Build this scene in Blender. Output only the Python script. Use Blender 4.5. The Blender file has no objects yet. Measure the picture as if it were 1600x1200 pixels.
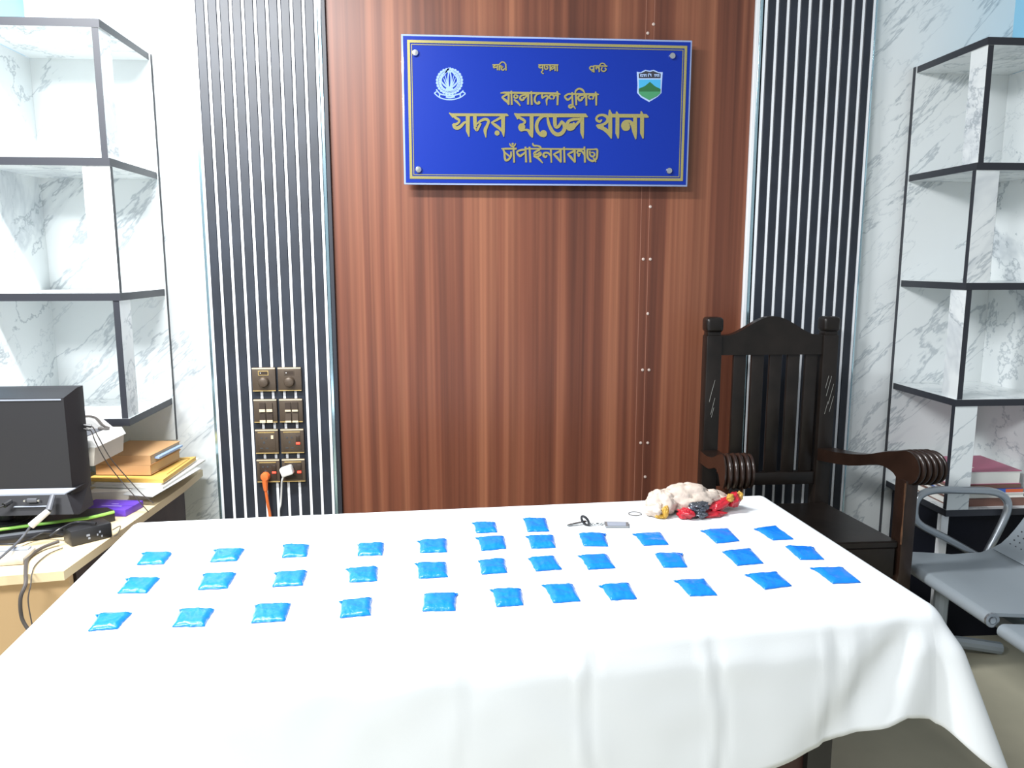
import bpy, bmesh, math, random
from mathutils import Vector, Matrix, noise
R = math.radians
S = bpy.context.scene
COL = S.collection

# ------------------------------------------------------------------ camera, world, lamps, exposure
F_PX, PITCH, YAW = 1220.0, R(8.85), R(4.5)
EYE = Vector((0, -2.68, 1.5))
FLOOR = 0.235
cam = bpy.data.objects.new('camera', bpy.data.cameras.new('camera'))
COL.objects.link(cam)
cam.location = EYE
cam.rotation_euler = (R(90) - PITCH, 0, -YAW)
cam.data.sensor_width = 36
cam.data.lens = F_PX / 1600 * 36
cam.data.clip_start = 0.05
S.camera = cam

world = bpy.data.worlds.new('world'); S.world = world; world.use_nodes = True
world.node_tree.nodes['Background'].inputs[0].default_value = (0.86, 0.94, 1.0, 1)
world.node_tree.nodes['Background'].inputs[1].default_value = 0.40

def area(name, loc, target, sx, sy, power, color):
    l = bpy.data.lights.new(name, 'AREA'); l.shape = 'RECTANGLE'; l.size = sx; l.size_y = sy
    l.energy = power; l.color = color
    o = bpy.data.objects.new(name, l); COL.objects.link(o); o.location = loc
    d = Vector(target) - Vector(loc); o.rotation_euler = d.to_track_quat('-Z', 'Y').to_euler()
    return o
area('ceiling_tube_lamp', (-1.00, -1.15, 2.72), (-1.00, -1.05, 0), 1.2, 0.10, 92, (0.97, 0.985, 1.0))
area('rear_fill_light', (-1.45, -3.0, 2.72), (-0.7, -1.45, 0.6), 1.0, 0.35, 72, (0.96, 0.98, 1.0))  # unseen fill light, added behind the camera to brighten the cloth's front drop

S.view_settings.view_transform = 'Standard'
S.view_settings.look = 'None'
S.view_settings.gamma = 1
S.view_settings.use_curve_mapping = False
S.view_settings.exposure = 0.25

# ------------------------------------------------------------------ measuring helpers: rays of the photo's camera
_fw = Vector((math.sin(YAW)*math.cos(PITCH), math.cos(YAW)*math.cos(PITCH), -math.sin(PITCH)))
_rt = Vector((math.cos(YAW), -math.sin(YAW), 0)); _up = _rt.cross(_fw)
def ray(x, y): return _fw + _rt*((x-800)/F_PX) - _up*((y-600)/F_PX)
def atz(x, y, z): d = ray(x, y); return EYE + d*((z-EYE.z)/d.z)
def aty(x, y, Y): d = ray(x, y); return EYE + d*((Y-EYE.y)/d.y)
def atx(x, y, X): d = ray(x, y); return EYE + d*((X-EYE.x)/d.x)

# ------------------------------------------------------------------ materials
def mat(name, col, rough=0.5, metal=0.0, coat=0.0, spec=0.5, bump=None, emit=None, trans=0.0, alpha=1.0, var=None):
    m = bpy.data.materials.new(name); m.use_nodes = True
    nt = m.node_tree; b = nt.nodes['Principled BSDF']
    b.inputs['Base Color'].default_value = (*col, 1)
    b.inputs['Roughness'].default_value = rough
    b.inputs['Metallic'].default_value = metal
    b.inputs['Coat Weight'].default_value = coat
    b.inputs['Coat Roughness'].default_value = 0.12
    b.inputs['Specular IOR Level'].default_value = spec
    b.inputs['Transmission Weight'].default_value = trans
    b.inputs['Alpha'].default_value = alpha
    if emit:
        b.inputs['Emission Color'].default_value = (*emit[0], 1); b.inputs['Emission Strength'].default_value = emit[1]
    tc = nt.nodes.new('ShaderNodeTexCoord')
    if var:                                             # (scale, amount): gentle colour variation of the material itself
        n = nt.nodes.new('ShaderNodeTexNoise'); n.inputs['Scale'].default_value = var[0]; n.inputs['Detail'].default_value = 4
        nt.links.new(tc.outputs['Object'], n.inputs['Vector'])
        r = nt.nodes.new('ShaderNodeValToRGB')
        a = var[1]
        r.color_ramp.elements[0].position = 0.3; r.color_ramp.elements[1].position = 0.7
        r.color_ramp.elements[0].color = (*[c*(1-a) for c in col], 1)
        r.color_ramp.elements[1].color = (*[min(1, c*(1+a)) for c in col], 1)
        nt.links.new(n.outputs['Fac'], r.inputs['Fac']); nt.links.new(r.outputs['Color'], b.inputs['Base Color'])
    if bump:                                            # (scale, strength, distance)
        n = nt.nodes.new('ShaderNodeTexNoise'); n.inputs['Scale'].default_value = bump[0]; n.inputs['Detail'].default_value = 3
        nt.links.new(tc.outputs['Object'], n.inputs['Vector'])
        bp = nt.nodes.new('ShaderNodeBump'); bp.inputs['Strength'].default_value = bump[1]; bp.inputs['Distance'].default_value = bump[2]
        nt.links.new(n.outputs['Fac'], bp.inputs['Height']); nt.links.new(bp.outputs['Normal'], b.inputs['Normal'])
    return m

def marble_mat():
    m = bpy.data.materials.new('marble_board'); m.use_nodes = True
    nt = m.node_tree; b = nt.nodes['Principled BSDF']; b.inputs['Roughness'].default_value = 0.22
    tc = nt.nodes.new('ShaderNodeTexCoord')
    m0 = nt.nodes.new('ShaderNodeMapping'); m0.inputs['Rotation'].default_value = (R(-18), R(43), 0)
    nt.links.new(tc.outputs['Object'], m0.inputs['Vector'])
    mp = nt.nodes.new('ShaderNodeMapping'); mp.inputs['Scale'].default_value = (0.55, 1.4, 2.3)
    nt.links.new(m0.outputs['Vector'], mp.inputs['Vector'])
    def vein(scale, detail, dist, c0, w, out0):
        n = nt.nodes.new('ShaderNodeTexNoise'); n.inputs['Scale'].default_value = scale; n.inputs['Detail'].default_value = detail
        n.inputs['Roughness'].default_value = 0.62; n.inputs['Distortion'].default_value = dist
        nt.links.new(mp.outputs['Vector'], n.inputs['Vector'])
        r = nt.nodes.new('ShaderNodeValToRGB'); e = r.color_ramp.elements
        e[0].position = c0 - w; e[0].color = (1, 1, 1, 1)
        e[1].position = c0 + w; e[1].color = (1, 1, 1, 1)
        k = e.new(c0); k.color = (*out0, 1)
        nt.links.new(n.outputs['Fac'], r.inputs['Fac'])
        return r.outputs['Color']
    a = vein(1.9, 6, 0.25, 0.47, 0.014, (0.60, 0.63, 0.66))
    c = vein(1.2, 5, 0.4, 0.60, 0.06, (0.70, 0.72, 0.75))
    d = vein(3.6, 5, 0.2, 0.42, 0.012, (0.78, 0.80, 0.82))
    mx = nt.nodes.new('ShaderNodeMix'); mx.data_type = 'RGBA'; mx.blend_type = 'MULTIPLY'; mx.inputs[0].default_value = 0.85
    nt.links.new(a, mx.inputs[6]); nt.links.new(c, mx.inputs[7])
    m2 = nt.nodes.new('ShaderNodeMix'); m2.data_type = 'RGBA'; m2.blend_type = 'MULTIPLY'; m2.inputs[0].default_value = 0.8
    nt.links.new(mx.outputs[2], m2.inputs[6]); nt.links.new(d, m2.inputs[7])
    m3 = nt.nodes.new('ShaderNodeMix'); m3.data_type = 'RGBA'; m3.blend_type = 'MULTIPLY'; m3.inputs[0].default_value = 1.0
    nt.links.new(m2.outputs[2], m3.inputs[6]); m3.inputs[7].default_value = (0.80, 0.835, 0.835, 1)
    nt.links.new(m3.outputs[2], b.inputs['Base Color'])
    return m

def wood_mat():
    m = bpy.data.materials.new('wood_laminate'); m.use_nodes = True
    nt = m.node_tree; b = nt.nodes['Principled BSDF']; b.inputs['Roughness'].default_value = 0.42
    tc = nt.nodes.new('ShaderNodeTexCoord')
    def nz(scale, detail, dist, sc):
        mp = nt.nodes.new('ShaderNodeMapping'); mp.inputs['Scale'].default_value = sc
        nt.links.new(tc.outputs['Object'], mp.inputs['Vector'])
        n = nt.nodes.new('ShaderNodeTexNoise'); n.inputs['Scale'].default_value = scale; n.inputs['Detail'].default_value = detail
        n.inputs['Distortion'].default_value = dist; n.inputs['Roughness'].default_value = 0.6
        nt.links.new(mp.outputs['Vector'], n.inputs['Vector'])
        return n.outputs['Fac']
    w = nz(1.0, 3.2, 0.35, (15, 1, 0.20))
    r = nt.nodes.new('ShaderNodeValToRGB'); e = r.color_ramp.elements
    e[0].position = 0.34; e[0].color = (0.098, 0.030, 0.0165, 1)
    e[1].position = 0.70; e[1].color = (0.285, 0.108, 0.055, 1)
    k = e.new(0.50); k.color = (0.158, 0.050, 0.026, 1)
    nt.links.new(w, r.inputs['Fac'])
    g = nz(1.0, 3, 0.1, (48, 1, 0.30))
    r2 = nt.nodes.new('ShaderNodeValToRGB'); e2 = r2.color_ramp.elements
    e2[0].position = 0.35; e2[0].color = (0.80, 0.78, 0.78, 1); e2[1].position = 0.62; e2[1].color = (1.08, 1.08, 1.08, 1)
    nt.links.new(g, r2.inputs['Fac'])
    mx = nt.nodes.new('ShaderNodeMix'); mx.data_type = 'RGBA'; mx.blend_type = 'MULTIPLY'; mx.inputs[0].default_value = 1.0
    nt.links.new(r.outputs['Color'], mx.inputs[6]); nt.links.new(r2.outputs['Color'], mx.inputs[7])
    nt.links.new(mx.outputs[2], b.inputs['Base Color'])
    return m

MARBLE = marble_mat(); WOOD = wood_mat()
BLUEWALL = mat('blue_paint', (0.30, 0.62, 0.82), 0.6)
FLOORM = mat('floor_cement', (0.46, 0.43, 0.32), 0.7, var=(3.0, 0.15))
EDGE = mat('black_edge_band', (0.022, 0.024, 0.032), 0.45)
SLAT = mat('black_slat', (0.018, 0.023, 0.034), 0.42, var=(9, 0.25))
LINE = mat('white_groove', (0.85, 0.87, 0.90), 0.4)
FILM = mat('mirror_film', (0.50, 0.70, 0.78), 0.15, metal=0.9)
WHITEST = mat('white_strip', (0.80, 0.82, 0.84), 0.4)
SCREW = mat('pale_screw', (0.62, 0.50, 0.44), 0.35, metal=0.3)
SIGNB = mat('sign_blue', (0.005, 0.026, 0.27), 0.32, spec=0.25)
ACRYL = mat('clear_acrylic_edge', (0.28, 0.36, 0.60), 0.12, coat=0.5)
GOLD = mat('gold_mirror', (0.60, 0.52, 0.20), 0.24, metal=0.8)
STEEL = mat('steel', (0.70, 0.72, 0.74), 0.22, metal=1.0)
EMBLEM = mat('pale_blue_print', (0.24, 0.36, 0.72), 0.4)
SHW = mat('shield_white', (0.36, 0.48, 0.72), 0.4); SHK = mat('shield_black', (0.03, 0.03, 0.04), 0.4)
SHS = mat('shield_sky', (0.05, 0.34, 0.60), 0.4); SHG = mat('shield_hill', (0.02, 0.12, 0.04), 0.4); SHL = mat('shield_lawn', (0.05, 0.24, 0.11), 0.4)
DARKWOOD = mat('dark_polished_wood', (0.0105, 0.0075, 0.006), 0.36, coat=0.08, spec=0.35, var=(14, 0.35), bump=(30, 0.12, 0.003))
ARMWOOD = mat('dark_wood_arm', (0.018, 0.009, 0.006), 0.30, coat=0.15, spec=0.4, var=(14, 0.3))
WORN = mat('worn_wood_edge', (0.11, 0.052, 0.026), 0.45, var=(40, 0.4))
SCRATCH = mat('pale_scratch', (0.22, 0.22, 0.20), 0.5)
CLOTH = mat('white_cotton', (0.80, 0.83, 0.85), 0.9, spec=0.15, bump=(420, 0.12, 0.001))
PACK = mat('blue_plastic', (0.003, 0.185, 0.74), 0.33, coat=0.22, spec=0.35, bump=(55, 0.5, 0.006))
PACKS = mat('blue_plastic_seal', (0.003, 0.16, 0.66), 0.40, spec=0.25)
SILVER = mat('grey_powder_coat', (0.30, 0.34, 0.37), 0.45, metal=0.15)
CHROME = mat('satin_steel_tube', (0.42, 0.45, 0.48), 0.28, metal=0.85)
HOLE = mat('dark_hole', (0.05, 0.055, 0.06), 0.8)
DESKT = mat('cream_laminate', (0.72, 0.58, 0.36), 0.45)
DESKF = mat('tan_laminate', (0.55, 0.37, 0.19), 0.5)
DESKS = mat('dark_brown_laminate', (0.035, 0.022, 0.018), 0.45, var=(20, 0.3))
BLKP = mat('charcoal_plastic', (0.017, 0.017, 0.020), 0.5, bump=(600, 0.1, 0.001))
BLKG = mat('black_plastic', (0.018, 0.018, 0.020), 0.35)
GREYS = mat('grey_silver_plastic', (0.30, 0.33, 0.39), 0.4)
GREYP = mat('grey_plastic', (0.10, 0.105, 0.12), 0.5)
WHTP = mat('white_plastic', (0.78, 0.77, 0.74), 0.4)
IVORY = mat('ivory_plastic', (0.60, 0.55, 0.47), 0.5)
TAN = mat('tan_cover', (0.62, 0.36, 0.17), 0.6); PAPER = mat('paper', (0.82, 0.81, 0.76), 0.8)
PAPERG = mat('grey_paper', (0.45, 0.46, 0.45), 0.7); YEL = mat('manila_yellow', (0.72, 0.45, 0.11), 0.6)
PURPLE = mat('purple_card', (0.13, 0.05, 0.52), 0.5); GREEN = mat('green_piping', (0.32, 0.70, 0.12), 0.5)
BLUEP = mat('pale_blue_tab', (0.36, 0.50, 0.78), 0.5)
CABLE = mat('grey_cable', (0.07, 0.06, 0.055), 0.5); WCABLE = mat('white_cable', (0.78, 0.78, 0.76), 0.4)
ORANGE = mat('orange_rubber', (0.78, 0.17, 0.04), 0.45)
PLATE = mat('bronze_plate', (0.095, 0.070, 0.050), 0.38, metal=0.3); PLATED = mat('dark_bronze', (0.05, 0.034, 0.024), 0.4, metal=0.2)
GOLDT = mat('brass_trim', (0.70, 0.50, 0.20), 0.3, metal=0.6); BEIGE = mat('cream_rocker', (0.75, 0.62, 0.42), 0.4)
LED = mat('red_neon', (0.9, 0.1, 0.05), 0.4, emit=((1.0, 0.03, 0.02), 2.2))
BAGC = mat('cream_plastic_bag', (0.60, 0.50, 0.42), 0.42, coat=0.1, bump=(26, 0.5, 0.012))
BAGR = mat('red_print', (0.44, 0.012, 0.025), 0.28, coat=0.4, bump=(60, 0.5, 0.008)); BAGY = mat('golden_print', (0.50, 0.29, 0.04), 0.35, bump=(60, 0.5, 0.006))
FOIL = mat('dark_foil_tape', (0.12, 0.13, 0.15), 0.18, metal=0.7, bump=(70, 0.6, 0.008))
KEYM = mat('key_metal', (0.22, 0.24, 0.24), 0.3, metal=0.9); FOBM = mat('silver_fob', (0.34, 0.36, 0.37), 0.35, metal=0.6)
PINK = mat('pink_cover', (0.46, 0.15, 0.23), 0.5); BLUEC = mat('blue_cover', (0.05, 0.13, 0.48), 0.5)
REDOR = mat('red_orange_cover', (0.70, 0.14, 0.05), 0.5); BROWN = mat('brown_cover', (0.20, 0.10, 0.075), 0.6)
TABLEW = mat('reddish_brown_panel', (0.060, 0.020, 0.017), 0.4)

# ------------------------------------------------------------------ mesh builder
class MB:
    def __init__(s): s.bm = bmesh.new()
    def face(s, vs, mi=0):
        try: f = s.bm.faces.new(vs); f.material_index = mi; return f
        except ValueError: return None
    def box(s, x0, x1, y0, y1, z0, z1, mi=0, bev=0.0, M=None, seg=2):
        b = bmesh.new(); bmesh.ops.create_cube(b, size=1)
        for v in b.verts: v.co = Vector(((x0+x1)/2 + v.co.x*(x1-x0), (y0+y1)/2 + v.co.y*(y1-y0), (z0+z1)/2 + v.co.z*(z1-z0)))
        if bev: bmesh.ops.bevel(b, geom=b.edges[:], offset=bev, segments=seg, profile=0.5, affect='EDGES')
        s.add(b, mi, M); return s
    def add(s, b, mi=None, M=None):
        mp = {}
        for v in b.verts: mp[v] = s.bm.verts.new(M @ v.co if M else v.co)
        for f in b.faces:
            nf = s.bm.faces.new([mp[v] for v in f.verts]); nf.material_index = f.material_index if mi is None else mi
        b.free()
    def prism(s, poly, fn, mi=0):
        """poly: 2-D points; fn(p, k) gives the 3-D point on side k (0 / 1)."""
        a = [s.bm.verts.new(fn(p, 0)) for p in poly]; b = [s.bm.verts.new(fn(p, 1)) for p in poly]
        s.face(a, mi); s.face(b[::-1], mi); n = len(poly)
        for i in range(n): s.face([a[i], b[i], b[(i+1) % n], a[(i+1) % n]], mi)
    def tube(s, pts, r, n=8, mi=0, smooth=True, closed=False):
        pts = [Vector(p) for p in pts]
        if smooth and len(pts) > 2: pts = spline(pts, 6, closed)
        m = len(pts); rings = []; prev = None
        for i, p in enumerate(pts):
            t = (pts[(i+1) % m if closed else min(i+1, m-1)] - pts[(i-1) % m if closed else max(i-1, 0)]).normalized()
            u = (prev - t*prev.dot(t)).normalized() if prev is not None else t.orthogonal().normalized()
            prev = u; w = t.cross(u); rr = r(i/(m-1)) if callable(r) else r
            rings.append([s.bm.verts.new(p + (u*math.cos(2*math.pi*k/n) + w*math.sin(2*math.pi*k/n))*rr) for k in range(n)])
        for i in range(m if closed else m-1):
            A, B = rings[i], rings[(i+1) % m]
            for k in range(n): s.face([A[k], A[(k+1) % n], B[(k+1) % n], B[k]], mi)
        if not closed: s.face(rings[0][::-1], mi); s.face(rings[-1], mi)
        return s
    def cyl(s, p0, p1, r, n=16, mi=0, r2=None):
        r2 = r if r2 is None else r2
        return s.tube([p0, p1], lambda t: r + (r2-r)*t, n, mi, smooth=False)
    def lathe(s, prof, c, axis, n=24, mi=0):
        """prof: (radius, height) pairs along axis from point c."""
        axis = Vector(axis).normalized(); u = axis.orthogonal().normalized(); w = axis.cross(u); c = Vector(c); rings = []
        for r, h in prof: rings.append([s.bm.verts.new(c + axis*h + (u*math.cos(2*math.pi*k/n) + w*math.sin(2*math.pi*k/n))*max(r, 1e-5)) for k in range(n)])
        for A, B in zip(rings, rings[1:]):
            for k in range(n): s.face([A[k], A[(k+1) % n], B[(k+1) % n], B[k]], mi)
        s.face(rings[0][::-1], mi); s.face(rings[-1], mi); return s
    def grid(s, fn, nu, nv, mi=0, wrapu=False):
        V = [[s.bm.verts.new(fn(i/nu, j/nv)) for j in range(nv+1)] for i in range(nu if wrapu else nu+1)]
        L = len(V)
        for i in range(nu):
            for j in range(nv): s.face([V[i][j], V[(i+1) % L][j], V[(i+1) % L][j+1], V[i][j+1]], mi)
        return V
    def build(s, name, mats, parent=None, smooth=True, ang=0.6, recalc=True):
        if recalc: bmesh.ops.recalc_face_normals(s.bm, faces=s.bm.faces[:])
        for f in s.bm.faces: f.smooth = smooth
        for e in s.bm.edges:
            if len(e.link_faces) == 2 and e.calc_face_angle(0) > ang: e.smooth = False
        me = bpy.data.meshes.new(name); s.bm.to_mesh(me); s.bm.free()
        for m in (mats if isinstance(mats, (list, tuple)) else [mats]): me.materials.append(m)
        o = bpy.data.objects.new(name, me); COL.objects.link(o)
        if parent:
            o.parent = parent
            o.matrix_parent_inverse = world_of(parent).inverted()
        return o

def world_of(o):
    m = Matrix.LocRotScale(o.location, o.rotation_euler, o.scale)
    return m if o.parent is None else world_of(o.parent) @ o.matrix_parent_inverse @ m

def spline(pts, sub=6, closed=False):
    n = len(pts); out = []
    g = (lambda i: pts[i % n]) if closed else (lambda i: pts[max(0, min(n-1, i))])
    for i in range(n if closed else n-1):
        p0, p1, p2, p3 = g(i-1), g(i), g(i+1), g(i+2)
        for k in range(sub):
            t = k/sub
            out.append(0.5*((2*p1) + (p2-p0)*t + (2*p0-5*p1+4*p2-p3)*t*t + (3*p1-p0-3*p2+p3)*t**3))
    if not closed: out.append(pts[-1])
    return out

def tag(o, label, cat, group=None):
    o['label'] = label; o['category'] = cat
    if group: o['group'] = group
    return o
def thing(name, label, cat, loc, rotz=0, group=None):
    o = bpy.data.objects.new(name, None); COL.objects.link(o); o.empty_display_size = 0.05
    o.location = loc; o.rotation_euler = (0, 0, rotz)
    return tag(o, label, cat, group)
def struct(o): o['kind'] = 'structure'; return o
rnd = random.Random(7)

# ------------------------------------------------------------------ the room
b = MB(); b.box(-2.4, 3.0, -4.4, 0.2, FLOOR-0.1, FLOOR); struct(b.build('floor', FLOORM))
b = MB(); b.box(-1.32, 1.95, 0.03, 0.13, FLOOR, 2.95); struct(b.build('wall_back', MARBLE))
b = MB(); b.box(-1.42, -1.32, -0.36, 0.13, FLOOR, 2.95); struct(b.build('wall_left', BLUEWALL))
b = MB(); b.box(1.95, 2.05, -0.36, 0.13, FLOOR, 2.95); struct(b.build('wall_right', BLUEWALL))

# wood laminate panel with its screwed seam
wp = MB(); wp.box(-0.385, 1.022, 0.008, 0.03, FLOOR, 2.95); wp = struct(wp.build('trim_1', WOOD))
for x in (0.655, 0.683):
    s_ = MB(); s_.box(x-0.0012, x+0.0012, 0.0072, 0.0085, FLOOR, 2.95); s_.build('seam_line', mat('seam_%d' % int(x*1000), (0.27, 0.115, 0.075), 0.4), wp)
for px, py in ((1021, 38), (1012, 52), (1016, 323), (1005, 405), (1016, 405), (1012, 490), (1004, 578), (1014, 578), (1001, 692), (1012, 692), (1008, 745)):
    p = aty(px, py, 0.008)
    s_ = MB(); s_.lathe([(0.0052, 0), (0.0048, 0.002), (0.002, 0.003)], p, (0, -1, 0), 10); s_.build('screw', SCREW, wp)

def striped(name, x0, n, pitch, film):
    """fluted panel: black slats with raised white ribs"""
    m = MB(); x1 = x0 + pitch*(n-1)
    m.box(x0-0.002, x1+0.004, -0.004, 0.03, FLOOR, 2.95, 0)
    for i in range(n-1):
        a = x0 + i*pitch + 0.0055; c = x0 + (i+1)*pitch - 0.0055
        m.box(a, c, -0.0085, -0.003, FLOOR, 2.95, 0, 0.0015, seg=1)
    for i in range(n):
        x = x0 + i*pitch; m.box(x-0.0042, x+0.0042, -0.0075, -0.003, FLOOR, 2.95, 1)
    o = struct(m.build(name, [SLAT, LINE]))
    for fx0, fx1, z0, z1, mm in film:
        f = MB(); f.box(fx0, fx1, -0.006, 0.03, z0, z1, 0, 0.001, seg=1); f.build('edge_strip', mm, o)
    return o
striped('trim_2', -0.792, 11, 0.0376, [(-0.806, -0.797, FLOOR, 2.95, FILM), (-0.410, -0.400, FLOOR, 2.95, FILM), (-0.399, -0.386, FLOOR, 2.95, EDGE)])
striped('trim_3', 1.056, 11, 0.0372, [(1.023, 1.036, FLOOR, 2.95, WHITEST), (1.037, 1.046, FLOOR, 2.95, FILM), (1.434, 1.440, FLOOR, 2.95, FILM)])

# ------------------------------------------------------------------ corner shelf units in marble board with black edges
def board(m, x0, x1, y0, y1, z0, z1):
    """white marble board; every narrow face towards the room is black edge band (slot 1)"""
    m.box(x0, x1, y0, y1, z0, z1, 0)
def edge_black(m, faces_test):
    for f in m.bm.faces:
        f.normal_update()
        if faces_test(f.normal, f.calc_center_median()): f.material_index = 1
def shelf_unit(label, side, xin, xwall, levels, posts):
    sg = 1 if side == 'left' else -1                       # +1: open end towards +x
    t = thing('corner_shelf', label, 'shelf', (xin, -0.01, FLOOR))
    xa, xb = min(xin, xwall), max(xin, xwall)
    m = MB()
    xe = xin + sg*0.004
    m.box(min(xe, xwall), max(xe, xwall), 0.012, 0.0295, 0.90 if side == 'left' else 0.30, levels[0]+0.011)
    edge_black(m, lambda n, c: n.x*sg > 0.5); m.build('back_panel', [MARBLE, EDGE], t)
    m = MB(); xs = xwall + sg*0.012
    m.box(min(xs, xwall+sg*0.0005), max(xs, xwall+sg*0.0005), -0.34, 0.0115, 0.90 if side == 'left' else 0.30, levels[0]-0.012)
    edge_black(m, lambda n, c: n.y < -0.5); m.build('side_panel', [MARBLE, EDGE], t)
    for i, z in enumerate(levels):
        m = MB(); xw = xwall + sg*0.0125
        m.box(min(xin, xw), max(xin, xw), -0.345, 0.0115, z-0.011, z+0.011)
        edge_black(m, lambda n, c: n.y < -0.5 or n.x*sg > 0.5); m.build('shelf_board', [MARBLE, EDGE], t)
    for (zt, zb, kind) in posts:
        m = MB(); z0, z1 = zb+0.0112, zt-0.0112
        if kind == 'deep':                                  # board on edge, its black edge to the room
            x0 = xin - sg*0.004; m.box(min(x0, x0-sg*0.018), max(x0, x0-sg*0.018), -0.343, -0.265, z0, z1)
            edge_black(m, lambda n, c: n.y < -0.5)
        else:                                               # board turned flat to the room, its black edge to the open end
            x0 = xin - sg*0.002; m.box(min(x0, x0-sg*0.075), max(x0, x0-sg*0.075), -0.342, -0.324, z0, z1)
            edge_black(m, lambda n, c: n.x*sg > 0.5)
        m.build('upright', [MARBLE, EDGE], t)
    return t
LZ = [2.145, 1.778, 1.402, 1.035]
shelf_unit('open marble corner shelf with black edges above the cream desk', 'left', -0.945, -1.32, LZ,
           [(LZ[0], LZ[1], 'deep'), (LZ[1], LZ[2], 'flat'), (LZ[2], LZ[3], 'deep')])
RZ = [2.152, 1.790, 1.426, 1.056, 0.690]
shelf_unit('open marble corner shelf with black edges behind the dark wooden armchair', 'right', 1.605, 1.95, RZ,
           [(RZ[0], RZ[1], 'deep'), (RZ[1], RZ[2], 'flat'), (RZ[2], RZ[3], 'deep'), (RZ[3], RZ[4], 'flat')])
# dark cupboard under the right-hand shelf
t = thing('low_cupboard', 'black low cupboard with white corner strip under the right shelf', 'cupboard', (1.78, -0.17, FLOOR))
m = MB(); m.box(1.62, 1.93, -0.30, -0.009, FLOOR, 0.676); m.build('body', mat('black_paint', (0.005, 0.006, 0.012), 0.6, spec=0.2), t)
m = MB(); m.box(1.607, 1.632, -0.322, -0.301, FLOOR, 0.676); m.build('corner_strip', WHITEST, t)

# ------------------------------------------------------------------ blue station sign
t = thing('station_sign', 'blue acrylic name board with gold Bengali lettering on the wood panel', 'sign', (0.325, -0.035, 1.985))
YF = -0.037
sx0, sx1, sz0, sz1 = -0.146, 0.800, 1.752, 2.218
m = MB(); m.box(sx0, sx1, YF+0.001, YF+0.009, sz0, sz1, 0, 0.0015); m.build('clear_edge', ACRYL, t)
m = MB(); m.box(sx0+0.006, sx1-0.006, YF-0.0008, YF+0.0012, sz0+0.006, sz1-0.006); m.build('blue_face', SIGNB, t)
def strip_frame(m, x0, x1, z0, z1, w, y0, y1):
    m.box(x0, x1, y0, y1, z1-w, z1); m.box(x0, x1, y0, y1, z0, z0+w); m.box(x0, x0+w, y0, y1, z0+w, z1-w); m.box(x1-w, x1, y0, y1, z0+w, z1-w)
m = MB(); strip_frame(m, -0.127, 0.783, 1.770, 2.200, 0.0085, YF-0.0025, YF-0.0008); m.build('gold_border', GOLD, t)
m = MB(); strip_frame(m, -0.1145, 0.7705, 1.7825, 2.1875, 0.0022, YF-0.0022, YF-0.0008); m.build('gold_inner_line', GOLD, t)
for px, py in ((649, 83), (1050, 88), (654, 265), (1045, 267)):
    p = aty(px, py, YF)
    m = MB(); m.lathe([(0.006, 0), (0.006, 0.038)], (p.x, 0.0075, p.z), (0, -1, 0), 14)
    m.lathe([(0.0108, 0.044), (0.0108, 0.050), (0.009, 0.053), (0.0, 0.0535)], (p.x, 0.0075, p.z), (0, -1, 0), 20)
    m.build('standoff_screw', STEEL, t)

_k = [0]
def stroke(m, pts, w, Z, smooth=True, y0=YF-0.0008, h=0.0022, mi=0):
    """one pen stroke: ribbon through points of a magnified view Z=(x0,y0,scale), w in the same units"""
    if not hasattr(w, '__len__'): w = [w]*len(pts)
    q = [Vector((a, c, d)) for (a, c), d in zip(pts, w)]
    if smooth and len(q) > 2: q = spline(q, 5)
    P = [aty(Z[0]+v.x/Z[2], Z[1]+v.y/Z[2], YF) for v in q]
    W = [v.z/Z[2]*(YF-EYE.y)/F_PX/math.cos(YAW)*1.10 for v in q]
    _k[0] += 1; yf = y0 - h - (_k[0] % 23)*0.00004
    rows = []
    for i, p in enumerate(P):
        d = (P[min(i+1, len(P)-1)] - P[max(i-1, 0)]); d.y = 0; d.normalize()
        n = Vector((-d.z, 0, d.x))*W[i]/2
        rows.append([Vector((p.x+n.x, yf, p.z+n.z)), Vector((p.x-n.x, yf, p.z-n.z)), Vector((p.x-n.x, y0, p.z-n.z)), Vector((p.x+n.x, y0, p.z+n.z))])
    V = [[m.bm.verts.new(c) for c in r] for r in rows]
    for A, B in zip(V, V[1:]):
        for k in range(4): m.face([A[k], A[(k+1) % 4], B[(k+1) % 4], B[k]], mi)
    m.face(V[0], mi); m.face(V[-1][::-1], mi)
def dot(m, c, r, Z, y0=YF-0.0008, h=0.0024, mi=0, n=16, sx=1.0):
    p = aty(Z[0]+c[0]/Z[2], Z[1]+c[1]/Z[2], YF); rr = r/Z[2]*(YF-EYE.y)/F_PX
    m.prism([(math.cos(2*math.pi*k/n)*rr*sx, math.sin(2*math.pi*k/n)*rr) for k in range(n)], lambda q, k: Vector((p.x+q[0], y0-h*k, p.z+q[1])), mi)

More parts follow.
